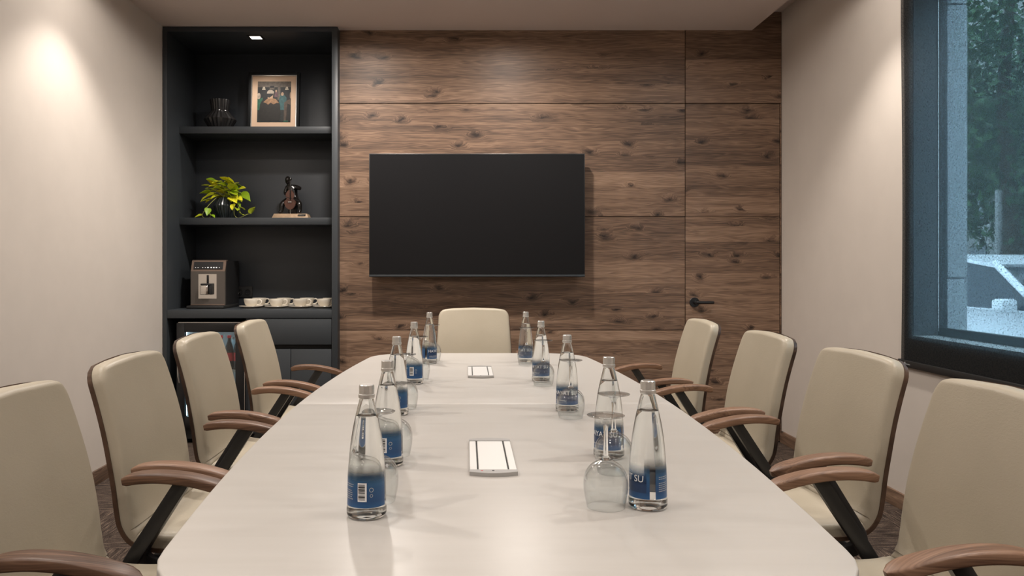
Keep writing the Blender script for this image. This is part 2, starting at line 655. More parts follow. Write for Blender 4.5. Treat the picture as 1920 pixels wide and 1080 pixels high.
# ceiling: lowered soffit and the slot along the window wall
struct(box('ceiling', XL - 0.1, SOFX, YN, YB - 0.001, CEIL, 2.90, 'ceil'), 'lowered taupe ceiling with an open slot along the window wall')
struct(box('trim_2', SOFX - 0.05, XR + 0.12, YN, YB + 0.1, 2.894, 2.96, 'ceil'), 'recessed ceiling of the curtain slot')
struct(box('wall_back', -0.852, XR + 0.02, YB + 0.018, YB + 0.16, 0, 2.96, 'black_gap'), 'walnut panelled wall')
wb = bpy.data.objects['wall_back']
struct(box('wall_niche', XL - 0.1, -0.70, 5.82, 5.92, 0, 3.0, 'paint'), 'wall behind the built-in cabinet')
g = 0.0022
cols = [(-0.858, 1.474)]
rows = [(0.004, 0.753), (0.753, 1.517), (1.517, 2.277), (2.277, 2.893)]
for z0, z1 in rows:
    box('panel', -0.858, 1.474 - g, YB, YB + 0.018, z0 + g, z1 - g, 'walnut', wb, 0.0008, 1)
box('panel', 1.474 + g, XR - 0.003, YB, YB + 0.018, 2.277 + g, 2.893, 'walnut', wb, 0.0008, 1)
box('panel', 2.110 + g, XR - 0.003, YB, YB + 0.018, 0.004, 2.277 - g, 'walnut', wb, 0.0008, 1)
# door flush in the panelling
dr = struct(box('door_1', 1.474 + g, 2.110 - g, YB + 0.010, YB + 0.017, 0.004, 2.277 - g, 'black_gap'), 'flush walnut door hidden in the panelled wall')
for z0, z1 in rows[:3]:
    box('panel', 1.474 + g, 2.110 - g, YB + 0.0005, YB + 0.010, max(z0 + g * 0.35, 0.006), z1 - g * 0.7 - (0.001 if z1 > 2 else 0), 'walnut', dr, 0.0008, 1)
hz, hx = 0.941, 1.534
bm = bmesh.new()
bm_lathe(bm, [(0, 0), (0.033, 0), (0.033, 0.007), (0.031, 0.009), (0.013, 0.009), (0.0115, 0.012), (0.0115, 0.05), (0.010, 0.052), (0, 0.052)], 32)
bmesh.ops.rotate(bm, verts=bm.verts, matrix=Matrix.Rotation(PI / 2, 3, 'X'))
bmesh.ops.translate(bm, verts=bm.verts, vec=(hx, YB + 0.0005, hz))
hd = tag(mk('door_handle', fin(bm, 'door_handle', 35), 'black', dr), 'black lever door handle on a round rose')
bm = bmesh.new()
bm_tube(bm, spline([(hx, YB - 0.045, hz), (hx + 0.02, YB - 0.046, hz), (hx + 0.07, YB - 0.046, hz), (hx + 0.118, YB - 0.046, hz)], 8), [0.0105] * 7 + [0.009], 12)
mk('lever', fin(bm, 'lever', 40), 'black', hd)
# skirting
struct(box('baseboard_left', XL, XL + 0.014, YN, 5.215, 0.0, 0.078, 'base_wood', None, 0.002), 'walnut skirting board')
struct(box('baseboard_right', XR - 0.014, XR, YN, YB - 0.001, 0.0, 0.078, 'base_wood', None, 0.002), 'walnut skirting board')

# window
FX0, FX1 = XR + 0.120, XR + 0.157
wf = struct(boxes('window_1', [(FX0, FX1, WY0 - 0.004, WY0 + 0.012, WZ0, WZ1), (FX0, FX1, WY1 - 0.012, WY1 + 0.004, WZ0, WZ1),
                               (FX0, FX1, WY0, WY1, WZ0 - 0.018, WZ0 + 0.038), (FX0, FX1, WY0, WY1, WZ1 - 0.03, WZ1 + 0.003)], 'winframe', None, 0.002), 'dark framed window')
box('pane', FX0 + 0.014, FX0 + 0.022, WY0 + 0.010, WY1 - 0.010, WZ0 + 0.036, WZ1 - 0.028, 'pane', wf)
box('glazing_bead', FX0 - 0.004, FX0 + 0.002, WY1 - 0.010, WY1 - 0.0065, WZ0 + 0.02, WZ1, 'silver', wf)
struct(box('trim_3', XR - 0.001, FX0 + 0.004, WY0, WY1, WZ0 - 0.02, WZ0, 'sill', None, 0.002), 'pale window sill')
# outer leaf: granite blocks
OX0, OX1 = FX1 + 0.001, XR + 0.256
outer = struct(boxes('wall_outer', [(OX0, OX1 - 0.012, YN, WY0 - 0.02, -0.3, 3.4), (OX0, OX1 - 0.012, WY1 + 0.02, 6.2, -0.3, 3.4),
                                    (OX0, OX1 - 0.012, WY0 - 0.02, WY1 + 0.02, -0.3, WZ0 - 0.01), (OX0, OX1 - 0.012, WY0 - 0.02, WY1 + 0.02, WZ1 + 0.02, 3.4)], 'stone'), 'granite clad outer wall')
for z0, z1 in ((0.845, 1.121), (1.129, 2.422), (2.430, 2.57)):
    for y0, y1 in ((WY1 - 0.009, WY1 + 0.5), (WY0 - 0.5, WY0 + 0.009)):
        box('stone', OX0 + 0.001, OX1, y0, y1, z0, z1, 'stone', outer, 0.003, 1)

# ------------------------------------------------------------------ ceiling lamps
for i, (lx, ly, lw, lc) in enumerate(LAMPS):
    e = tag(empty('recessed_downlight', (lx, ly, CEIL)), 'small round recessed downlight in the taupe ceiling', 'lamp', 'ceiling downlights')
    if i == 0:
        bm = bmesh.new()
        bm_lathe(bm, [(0.040, 0.0), (0.052, 0.0), (0.052, -0.003), (0.050, -0.005), (0.043, -0.005), (0.040, -0.002)], 32)
        ring_me = fin(bm, 'trim_ring', 35)
        bm = bmesh.new()
        bm_lathe(bm, [(0, -0.001), (0.041, -0.001), (0.041, -0.003), (0, -0.003)], 32)
        lens_me = fin(bm, 'lens')
    mk('trim_ring', ring_me, 'white', e)
    mk('lens', lens_me, 'lamp', e)

# ------------------------------------------------------------------ built-in cabinet
CY, CB = 5.22, 5.78
cab = tag(empty('built_in_cabinet', (-1.43, CY, 0)), 'charcoal built-in shelving cabinet beside the walnut wall', 'cabinet')
off = Vector((-1.43, CY, 0))


def cbox(name, x0, x1, y0, y1, z0, z1, mat='cab', bevel=0.0015, parent=cab):
    o = off if parent is cab else Vector((0, 0, 0))
    return box(name, x0 - off.x, x1 - off.x, y0 - off.y, y1 - off.y, z0, z1, mat, parent, bevel)


CX0, CX1 = XL + 0.002, -0.850
IX0, IX1 = -1.979, -0.889
cbox('side_panel', CX0, IX0, CY, CB + 0.018, 0.0, 2.766, 'cab_edge')
cbox('side_panel', IX1, CX1, CY, CB + 0.018, 0.0, 2.766, 'cab_edge')
cbox('back_panel', IX0, IX1, CB, CB + 0.018, 0.0, 2.75)
cbox('top_panel', IX0, IX1, CY + 0.001, CB, 2.735, 2.766)
for zt in (2.147, 1.518):
    cbox('shelf', IX0, IX1, 5.444, CB, zt - 0.048, zt, 'cab_edge')
CTZ = 0.893
cbox('counter', IX0, IX1, CY + 0.002, CB, CTZ - 0.054, CTZ, 'cab_edge')
cbox('divider', -1.462, -1.444, CY + 0.02, CB, 0.0, CTZ - 0.054)
cbox('carcass_floor', -1.444, IX1, CY + 0.04, CB, 0.07, 0.088)
cbox('plinth', -1.444, IX1, CY + 0.05, CY + 0.068, 0.0, 0.07, 'black_matte')
cbox('drawer', -1.443, IX1 - 0.002, CY + 0.004, CY + 0.024, 0.664, 0.834, 'cab_edge')
cbox('rail', -1.444, IX1, CY + 0.04, CY + 0.058, 0.62, 0.70, 'black_matte')
cbox('door', -1.443, -1.1625, CY + 0.004, CY + 0.024, 0.075, 0.634, 'cab_edge')
cbox('door', -1.1585, IX1 - 0.002, CY + 0.004, CY + 0.024, 0.075, 0.634, 'cab_edge')

# square cabinet spotlight
dl = tag(empty('cabinet_spotlight', (-1.425, 5.352, 2.735)), 'square recessed spotlight in the cabinet top', 'lamp')
boxes('trim_frame', [(-0.05, -0.036, -0.05, 0.05, -0.004, 0), (0.036, 0.05, -0.05, 0.05, -0.004, 0), (-0.036, 0.036, -0.05, -0.036, -0.004, 0), (-0.036, 0.036, 0.036, 0.05, -0.004, 0)], 'black', dl)
box('lens', -0.036, 0.036, -0.036, 0.036, -0.002, 0, 'lamp', dl)
sp = spot('cabinet_beam', (-1.425, 5.352, 2.722), 15, 105, 0.7, 0.03)
sp.rotation_euler = (math.radians(8), 0, 0)

# double socket
so = tag(empty('wall_socket', (-1.625, CB, 0.995)), 'black double socket on the cabinet back panel', 'socket')
bm = bmesh.new()
bm_box(bm, -0.062, 0.062, -0.009, 0, -0.04, 0.04, 0.003)
mk('plate', fin(bm, 'plate', 40), 'black_matte', so)
for s in (-0.028, 0.028):
    bm = bmesh.new()
    bm_lathe(bm, [(0.014, 0), (0.021, 0), (0.021, 0.004), (0.016, 0.004), (0.014, 0.001)], 24)
    bmesh.ops.rotate(bm, verts=bm.verts, matrix=Matrix.Rotation(PI / 2, 3, 'X'))
    bmesh.ops.translate(bm, verts=bm.verts, vec=(s, -0.009, 0))
    mk('outlet', fin(bm, 'outlet', 35), 'black', so)

# ------------------------------------------------------------------ minibar fridge
fx0, fx1, fy = -1.925, -1.474, 5.245
fr = tag(empty('minibar_fridge', ((fx0 + fx1) / 2, fy, 0)), 'black glass-door minibar fridge under the counter', 'fridge')
w2 = (fx1 - fx0) / 2
boxes('body', [(-w2, w2, 0.47, 0.50, 0.03, 0.80), (-w2, -w2 + 0.03, 0.045, 0.47, 0.03, 0.80), (w2 - 0.03, w2, 0.045, 0.47, 0.03, 0.80),
               (-w2 + 0.03, w2 - 0.03, 0.045, 0.47, 0.77, 0.80), (-w2 + 0.03, w2 - 0.03, 0.045, 0.47, 0.03, 0.14)], 'black_matte', fr)
boxes('liner', [(-w2 + 0.03, w2 - 0.03, 0.462, 0.47, 0.14, 0.77), (-w2 + 0.03, -w2 + 0.036, 0.05, 0.462, 0.14, 0.77), (w2 - 0.036, w2 - 0.03, 0.05, 0.462, 0.14, 0.77),
                (-w2 + 0.036, w2 - 0.036, 0.05, 0.462, 0.14, 0.148), (-w2 + 0.036, w2 - 0.036, 0.05, 0.462, 0.762, 0.77)], 'white', fr)
for zz in (0.475,):
    boxes('shelf', [(-w2 + 0.037, w2 - 0.037, 0.07 + k * 0.03, 0.076 + k * 0.03, zz, zz + 0.006) for k in range(13)] + [(-w2 + 0.037, w2 - 0.037, 0.064, 0.07, zz - 0.006, zz + 0.012)], 'silver', fr)
box('light_strip', -w2 + 0.05, w2 - 0.05, 0.10, 0.12, 0.752, 0.761, 'led', fr)
box('light_strip', -w2 + 0.0365, -w2 + 0.044, 0.06, 0.075, 0.18, 0.74, 'led', fr)
dfr = boxes('door', [(-w2, -w2 + 0.053, 0, 0.04, 0.105, 0.806), (w2 - 0.06, w2, 0, 0.04, 0.105, 0.806), (-w2 + 0.053, w2 - 0.06, 0, 0.04, 0.745, 0.806), (-w2 + 0.053, w2 - 0.06, 0, 0.04, 0.105, 0.185)], 'black', fr, 0.003)
box('pane', -w2 + 0.05, w2 - 0.057, 0.014, 0.022, 0.18, 0.75, 'pane', dfr)
box('top_trim', -w2 + 0.01, w2 - 0.02, 0.004, 0.03, 0.806, 0.811, 'silver', dfr)
box('edge_trim', w2 - 0.0005, w2 + 0.004, 0.0, 0.04, 0.11, 0.80, 'silver', dfr)
tube('handle', spline([(-w2 + 0.02, 0.0, 0.60), (-w2 + 0.018, -0.018, 0.58), (-w2 + 0.018, -0.02, 0.47), (-w2 + 0.02, 0.0, 0.41)], 12), 0.007, 'silver', dfr)
for a in (-w2 + 0.04, w2 - 0.04):
    for b in (0.06, 0.45):
        lathe('foot', [(0, 0), (0.018, 0), (0.018, 0.03), (0, 0.03)], 'rubber', fr, 16, (a, b, 0))
box('kick_grille', -w2 + 0.01, w2 - 0.01, 0.03, 0.045, 0.03, 0.10, 'black_matte', fr)


def mini_bottle(x, y, z, h, r, body, capm, label, bandm=None):
    e = tag(empty('drink_bottle', (x, y, z)), label, 'bottle', 'drinks in the minibar')
    lathe('body', [(0, 0), (r * 0.95, 0), (r, 0.006), (r, h * 0.55), (r * 0.9, h * 0.66), (r * 0.42, h * 0.84), (r * 0.40, h * 0.93), (0, h * 0.93)], body, e, 20)
    lathe('cap', [(0, h * 0.925), (r * 0.48, h * 0.925), (r * 0.48, h), (0, h)], capm, e, 16)
    if bandm:
        lathe('label', [(r * 1.0, h * 0.25), (r * 1.02, h * 0.25), (r * 1.02, h * 0.5), (r * 1.0, h * 0.5)], bandm, e, 20)


M['cola'] = plain('dark_cola', (0.02, 0.008, 0.006), 0.1)
M['clearb'] = plain('frosted_bottle', (0.45, 0.60, 0.66), 0.15)
cxm = (fx0 + fx1) / 2
for k in range(3):
    mini_bottle(cxm + 0.030 + k * 0.057, fy + 0.13, 0.482, 0.23, 0.027, 'cola', 'red', 'dark cola bottle with a red cap and red band in the minibar', 'red')
for k in range(2):
    mini_bottle(cxm + 0.090 + 0.056 * k, fy + 0.21, 0.482, 0.215, 0.026, 'clearb', 'silver', 'pale clear bottle standing beside the cola bottles in the minibar')
for k in range(3):
    mini_bottle(cxm - 0.15 + k * 0.058, fy + 0.14, 0.482, 0.20, 0.026, 'clearb', 'white', 'pale bottle with a white cap on the upper minibar shelf')
for k in range(5):
    mini_bottle(cxm - 0.15 + k * 0.068, fy + 0.14 + 0.02 * (k % 2), 0.1485, 0.22, 0.028, 'clearb', 'silver', 'clear water bottle on the minibar floor')

# ------------------------------------------------------------------ television
TX0, TX1, TZ0, TZ1, TY = -0.640, 0.783, 1.112, 1.926, 5.20
tv = tag(empty('wall_television', ((TX0 + TX1) / 2, YB, (TZ0 + TZ1) / 2)), 'large black flat screen television mounted on the walnut wall', 'television')
hw, hh, dy = (TX1 - TX0) / 2, (TZ1 - TZ0) / 2, TY - YB
box('housing', -hw, hw, dy + 0.004, dy + 0.045, -hh, hh, 'tv_black', tv, 0.003)
box('screen', -hw + 0.006, hw - 0.006, dy + 0.001, dy + 0.006, -hh + 0.017, hh - 0.006, 'screen', tv)
box('bottom_bezel', -hw + 0.001, hw - 0.001, dy, dy + 0.006, -hh + 0.002, -hh + 0.015, 'cab_edge', tv, 0.001)
box('wall_bracket', -0.25, 0.25, dy + 0.045, -0.0003, -0.2, 0.2, 'black_matte', tv)

# ------------------------------------------------------------------ conference table
TCX, TYN, TYF, TTOP = 0.061, 1.03, 4.02, 0.74
tb = tag(empty('conference_table', (TCX, (TYN + TYF) / 2, 0)), 'long boat-shaped greige conference table', 'table')
TL = (TYF - TYN) / 2


def t_outline():
    def w(y):
        return 0.602 - 0.092 * (abs(y) / TL) ** 2.0
    r = 0.20
    right = []
    n = 40
    for i in range(n + 1):
        y = -TL + r + (2 * TL - 2 * r) * i / n
        right.append((w(y), y))
    out = list(right)
    # far corner
    wy = w(TL - r)
    for i in range(1, 9):
        a = PI / 2 * i / 8
        out.append((wy - r + r * math.cos(a) - 0.012 * math.sin(a), TL - r + r * math.sin(a)))
    half = out
    near = []
    for i in range(8, 0, -1):
        a = PI / 2 * i / 8
        near.append((wy - r + r * math.cos(a) - 0.012 * math.sin(a), -TL + r - r * math.sin(a)))
    right_side = near + half
    left_side = [(-x, y) for x, y in reversed(right_side)]
    return right_side + left_side


OUT = t_outline()


def half_slab(sign, name):
    y0 = 0.0005
    pts = []
    n = len(OUT)
    for i in range(n):
        p, q = OUT[i], OUT[(i + 1) % n]
        if p[1] * sign >= y0:
            pts.append(p)
        if (p[1] * sign - y0) * (q[1] * sign - y0) < 0:
            t = (sign * y0 - p[1]) / (q[1] - p[1])
            pts.append((p[0] + t * (q[0] - p[0]), sign * y0))
    bm = bmesh.new()
    top = [bm.verts.new((x, y, TTOP)) for x, y in pts]
    f = bm.faces.new(top)
    bmesh.ops.recalc_face_normals(bm, faces=[f])
    if f.normal.z < 0:
        f.normal_flip()
    ext = bmesh.ops.extrude_face_region(bm, geom=[f])
    for v in [g_ for g_ in ext['geom'] if isinstance(g_, bmesh.types.BMVert)]:
        v.co.z = TTOP - 0.028
    bmesh.ops.recalc_face_normals(bm, faces=list(bm.faces))
    ed = [e for e in bm.edges if all(abs(v.co.z - TTOP) < 1e-6 for v in e.verts)]
    ed = [e for e in ed if not all(abs(v.co.y - sign * y0) < 1e-6 for v in e.verts)]
    bmesh.ops.bevel(bm, geom=ed, offset=0.004, segments=3, affect='EDGES', profile=0.5)
    ed = [e for e in bm.edges if all(abs(v.co.z - TTOP) < 1e-6 and abs(v.co.y - sign * y0) < 1e-6 for v in e.verts)]
    if ed:
        bmesh.ops.bevel(bm, geom=ed, offset=0.0012, segments=1, affect='EDGES')
    return mk(name, fin(bm, name, 35), 'table', tb)


half_slab(-1, 'tabletop')
half_slab(1, 'tabletop')
for s in (-1, 1):
    box('pedestal', -0.20, 0.20, s * 0.82 - 0.05, s * 0.82 + 0.05, 0.02, TTOP - 0.068, 'black', tb, 0.004)
    box('foot_plate', -0.30, 0.30, s * 0.82 - 0.12, s * 0.82 + 0.12, 0.0, 0.02, 'black', tb, 0.004)
box('beam', -0.05, 0.05, -1.1, 1.1, TTOP - 0.068, TTOP - 0.028, 'black', tb)


def dock(yc, label):
    e = tag(empty('power_dock', (0.058, yc, TTOP)), label, 'power dock', 'table power docks')
    hw, hl = 0.051, 0.170
    # shallow tray with bowed ends
    out = [(-hw, -hl + 0.012)] + [(-hw + 2 * hw * i / 10, -hl + 0.012 - 0.012 * math.sin(PI * i / 10)) for i in range(1, 10)] + [(hw, -hl + 0.012)]
    out = out + [(x, -y) for x, y in reversed(out)]
    poly_prism('frame', out, 0.0, 0.003, 'dock_cap', e)
    box('slot', -hw + 0.004, hw - 0.004, -hl + 0.032, hl - 0.03, 0.003, 0.0034, 'black_matte', e)
    box('lid', -0.031, 0.031, -hl + 0.034, hl - 0.033, 0.0034, 0.0075, 'dock', e, 0.0008, 1)
    for s in (-1, 1):
        x0, x1 = sorted((s * 0.0345, s * (hw - 0.0005)))
        box('side_strip', x0, x1, -hl + 0.034, hl - 0.033, 0.003, 0.0075, 'dock', e, 0.0008, 1)
    for s in (-1, 1):
        cp = [(-hw, s * (hl - 0.031))] + [(-hw + 2 * hw * i / 10, s * (hl - 0.012 + 0.012 * math.sin(PI * i / 10))) for i in range(0, 11)] + [(hw, s * (hl - 0.031))]
        poly_prism('end_cap', cp, 0.003, 0.0085, 'dock_cap', e)
    box('red_mark', -0.027, -0.022, -hl + 0.018, -hl + 0.021, 0.0085, 0.0088, 'red', e)
    box('button', -0.003, 0.002, -hl + 0.018, -hl + 0.022, 0.0085, 0.0089, 'black_matte', e)


dock(1.82, 'bright power dock on the table half away from the television')
dock(3.275, 'power dock on the table half towards the television')

# ------------------------------------------------------------------ conference chairs
PROF = [(-0.273, 0.919), (-0.247, 0.84), (-0.224, 0.76), (-0.206, 0.68), (-0.194, 0.61), (-0.187, 0.555), (-0.178, 0.512),
        (-0.155, 0.478), (-0.115, 0.461), (-0.05, 0.456), (0.05, 0.459), (0.15, 0.466), (0.22, 0.466), (0.272, 0.452)]


def stations(n):
    p = spline([(x, 0, z) for x, z in PROF], n)
    s = [0.0]
    for a, b in zip(p[:-1], p[1:]):
        s.append(s[-1] + (b - a).length)
    nor = []
    for i in range(n):
        t = (p[min(i + 1, n - 1)] - p[max(i - 1, 0)]).normalized()
        nor.append(Vector((-t.z, 0, t.x)) * -1)
    # front side: +x on the back, +z on the seat
    nor = [v if (v.x + v.z) > 0 else -v for v in nor]
    return p, s, nor


def half_w(s, tot, extra=0.0, r=0.05):
    base = 0.210 + 0.014 * min(1, s / 0.25)
    w = base + extra
    if s < r:
        w -= r - math.sqrt(max(0, r * r - (r - s) ** 2))
    e = tot - s
    if e < r * 1.3:
        w -= (r * 1.3 - math.sqrt(max(0, (r * 1.3) ** 2 - (r * 1.3 - e) ** 2))) * 0.8
    return w


def crown(s, v):
    # top edge of the back bows up in the middle
    return 0.010 * (1 - v * v) * max(0.0, 1 - s / 0.25)


def chair_proto():
    N = 90
    P_, S_, NO = stations(N)
    tot = S_[-1]
    ifold = next(i for i in range(N) if S_[i] > 0.462)
    root = empty('conference_chair', (0, 0, 0))
    tvec = [(P_[min(i + 1, N - 1)] - P_[max(i - 1, 0)]).normalized() for i in range(N)]

    def cushion(i0, i1, name, T):
        bm = bmesh.new()
        rings = []
        smin, smax = S_[i0], S_[i1]
        L = smax - smin
        # extra stations near both ends for a round lip
        st = []
        for i in range(i0, i1 + 1):
            st.append((S_[i], P_[i], NO[i], tvec[i]))
        fine = []
        for q in (0.0, 0.0012, 0.003, 0.006, 0.010, 0.015, 0.021):
            fine.append((smin + q, P_[i0] + tvec[i0] * q, NO[i0], tvec[i0]))
        st = fine + [a for a in st if a[0] > smin + 0.024 and a[0] < smax - 0.024]
        for q in (0.021, 0.015, 0.010, 0.006, 0.003, 0.0012, 0.0):
            st.append((smax - q, P_[i1] - tvec[i1] * q, NO[i1], tvec[i1]))
        re = 0.020
        for s, p, n, tv_ in st:
            d = min(s - smin, smax - s)
            k = 1.0 if d >= re else math.sqrt(max(0.0, 1 - (1 - d / re) ** 2))
            foldend = (s - smin if name == 'seat' else smax - s)
            if foldend < re:
                k = 0.78 + 0.22 * k
            t = T * max(k, 0.03)
            w = half_w(max(s, 0.0005), tot)
            ring = []
            m = 26
            for a in range(m + 1):
                th = PI * a / m
                c, sn = math.cos(th), math.sin(th)
                b = w * math.copysign(abs(c) ** 0.18, c)
                h = t * abs(sn) ** 0.34
                v = b / max(w, 1e-4)
                h *= 0.90 + 0.10 * (1 - v * v)
                q = p + n * h - tv_ * crown(s, v) + Vector((0, b, 0))
                ring.append(q)
            rings.append(ring)
        bm_loft(bm, rings)
        return mk(name, fin(bm, name, 60), 'leather', root)

    cushion(0, ifold, 'backrest', 0.040)
    cushion(ifold, N - 1, 'seat', 0.042)
    # bent plywood shell
    bm = bmesh.new()
    rings = []
    for i in range(N):
        w = half_w(max(S_[i], 0.0003), tot, 0.004)
        ring = []
        th = 0.011
        for b in [w * (-1 + 2 * k / 12) for k in range(13)]:
            ring.append(P_[i] + NO[i] * 0.0 - tvec[i] * (crown(S_[i], b / w) + 0.002 * (i == 0)) + Vector((0, b, 0)))
        for b in [w * (1 - 2 * k / 12) for k in range(13)]:
            ring.append(P_[i] - NO[i] * th - tvec[i] * (crown(S_[i], b / w) + 0.002 * (i == 0)) + Vector((0, b, 0)))
        rings.append(ring)
    bm_loft(bm, rings)
    mk('shell', fin(bm, 'shell', 40), 'shell_wood', root)
    # armrests
    arm_ctrl = [(-0.128, 0.668), (-0.09, 0.6755), (-0.04, 0.6775), (0.02, 0.672), (0.08, 0.6585), (0.134, 0.640)]
    ap = spline([(x, 0, z) for x, z in arm_ctrl], 22)
    bm = bmesh.new()
    rings = []
    for i, p in enumerate(ap):
        t = (ap[min(i + 1, 21)] - ap[max(i - 1, 0)]).normalized()
        n = Vector((-t.z, 0, t.x))
        f = i / 21
        hw = 0.026 * (1 - 0.22 * max(0, (0.25 - f) / 0.25))
        ht = 0.0125
        # rounded front tip, trimmed rear tip
        if f > 0.86:
            q = (f - 0.86) / 0.14
            hw *= math.sqrt(max(0.02, 1 - q * q * 0.93))
            ht *= math.sqrt(max(0.1, 1 - q * q * 0.65))
        if f < 0.06:
            ht *= 0.72 + 0.28 * f / 0.06
            hw *= 0.85 + 0.15 * f / 0.06
        ring = []
        for a in range(16):
            th = 2 * PI * a / 16 + PI / 16
            c, s_ = math.cos(th), math.sin(th)
            ring.append(p + n * ht * math.copysign(abs(s_) ** 0.36, s_) + Vector((0, hw * math.copysign(abs(c) ** 0.34, c), 0)))
        rings.append(ring)
    bm_loft(bm, rings)
    arm_me = fin(bm, 'armrest', 50)
    # flat steel struts, bent under the seat
    sp_ = spline([(0.012, 0, 0.664), (-0.045, 0, 0.575), (-0.092, 0, 0.503)], 10)
    sp_ += spline([(-0.108, 0, 0.476), (-0.112, 0, 0.452), (-0.098, 0, 0.430), (-0.070, 0, 0.421), (-0.03, 0, 0.421), (0.02, 0, 0.421)], 16)
    bm = bmesh.new()
    rings = []
    for i, p in enumerate(sp_):
        t = (sp_[min(i + 1, len(sp_) - 1)] - sp_[max(i - 1, 0)]).normalized()
        n = Vector((-t.z, 0, t.x))
        a, b = (0.0165, 0.0125)
        inward = -0.05 * max(0, (i - 12) / 14) - 0.012 * min(1, i / 10)
        ring = []
        for sa, sb in ((1, 1), (1, -1), (-1, -1), (-1, 1)):
            for da, db in (((0.8, 1), (1, 0.8)) if sa * sb < 0 else ((1, 0.8), (0.8, 1))):
                ring.append(p + n * a * sa * da + Vector((0, b * sb * db + inward, 0)))
        rings.append(ring)
    # order each ring as a convex loop
    fixed = []
    for i, (p, ring) in enumerate(zip(sp_, rings)):
        t = (sp_[min(i + 1, len(sp_) - 1)] - sp_[max(i - 1, 0)]).normalized()
        n = Vector((-t.z, 0, t.x))
        c = sum(ring, Vector()) / len(ring)
        fixed.append(sorted(ring, key=lambda q: math.atan2((q - c).dot(n) / 0.0165, (q.y - c.y) / 0.0125)))
    bm_loft(bm, fixed)
    strut_me = fin(bm, 'armrest_strut', 40)
    strut_m2 = strut_me.copy()
    for v in strut_m2.vertices:
        v.co.y = -v.co.y
    strut_m2.flip_normals()
    for s in (-1, 1):
        mk('armrest', arm_me, 'arm_wood', root, (0, s * 0.270, 0))
        mk('armrest_strut', strut_me if s > 0 else strut_m2, 'black', root, (0, s * 0.270, 0))
    box('seat_plate', -0.11, 0.12, -0.235, 0.235, 0.416, 0.432, 'black', root, 0.003)
    lathe('column', [(0, 0.075), (0.034, 0.075), (0.034, 0.25), (0.026, 0.255), (0.026, 0.417), (0, 0.417)], 'black', root, 24)
    bm = bmesh.new()
    for k in range(5):
        a = 2 * PI * k / 5 + 0.3
        c, s_ = math.cos(a), math.sin(a)
        bm_tube(bm, [(c * 0.02, s_ * 0.02, 0.092), (c * 0.14, s_ * 0.14, 0.088), (c * 0.265, s_ * 0.265, 0.072)], [0.024, 0.019, 0.013], 10)
    mk('star_base', fin(bm, 'star_base', 50), 'black', root)
    for k in range(5):
        a = 2 * PI * k / 5 + 0.3
        bm = bmesh.new()
        for q in (-0.014, 0.004):
            t = bmesh.new()
            bm_lathe(t, [(0, 0), (0.023, 0), (0.026, 0.003), (0.026, 0.008), (0.023, 0.010), (0, 0.010)], 18)
            bmesh.ops.rotate(t, verts=t.verts, matrix=Matrix.Rotation(PI / 2, 3, 'X'))
            bmesh.ops.translate(t, verts=t.verts, vec=(0, q + 0.01, 0.026))
            m_ = bpy.data.meshes.new('t')
            t.to_mesh(m_)
            t.free()
            bm.from_mesh(m_)
            bpy.data.meshes.remove(m_)
        bm_tube(bm, [(0, 0, 0.03), (0, 0, 0.066)], 0.006, 8)
        mk('caster', fin(bm, 'caster', 40), 'rubber', root, (math.cos(a) * 0.262, math.sin(a) * 0.262, 0), (0, 0, a + 0.5))
    return root


chair = chair_proto()
BASEL = 'cream leather chair'
CH = [
    (-0.690, 1.620, 0.00, ', blank wall side, fourth from the charcoal cabinet'),
    (-0.705, 2.250, 0.00, ', blank wall side, third from the charcoal cabinet'),
    (-0.745, 2.955, 0.00, ', blank wall side, second from the charcoal cabinet'),
    (-0.745, 3.680, 0.00, ', blank wall side, next to the charcoal cabinet'),
    (0.868, 1.650, PI, ', window side, fourth from the walnut wall'),
    (0.915, 2.335, PI + 0.05, ', window side, third from the walnut wall'),
    (0.900, 3.015, PI + 0.02, ', window side, second from the walnut wall'),
    (0.865, 3.740, PI, ', window side, closest to the flush walnut door'),
    (0.046, 4.535, -PI / 2, ', alone at the table end below the television'),
]
for i, (x, y, a, l) in enumerate(CH):
    o = chair if i == 0 else copy_tree(chair)
    o.location = (x, y, 0)
    o.rotation_euler = (0, 0, a)
    tag(o, BASEL + l, 'chair', 'conference chairs')

# ------------------------------------------------------------------ bottles and glasses
BP = [(0, 0.004), (0.020, 0.0025), (0.029, 0.0), (0.0335, 0.002), (0.0352, 0.007), (0.0352, 0.016), (0.0340, 0.022), (0.0336, 0.035), (0.0334, 0.060),
      (0.0328, 0.080), (0.0313, 0.100), (0.0288, 0.125), (0.0252, 0.150), (0.0208, 0.172), (0.0168, 0.190), (0.0138, 0.202), (0.0124, 0.208), (0.0124, 0.222)]


def outer_r(z):
    for (r0, z0), (r1, z1) in zip(BP[4:-1], BP[5:]):
        if z0 <= z <= z1:
            return r0 + (r1 - r0) * (z - z0) / (z1 - z0)
    return BP[-1][0]


def bend(me, z_off, ang0, rad_off=0.0005, flip=False):
    for v in me.vertices:
        z = v.co.y + z_off
        r = outer_r(z) + rad_off
        a = ang0 + v.co.x / r
        v.co = Vector((r * math.cos(a), r * math.sin(a), z))
    return me


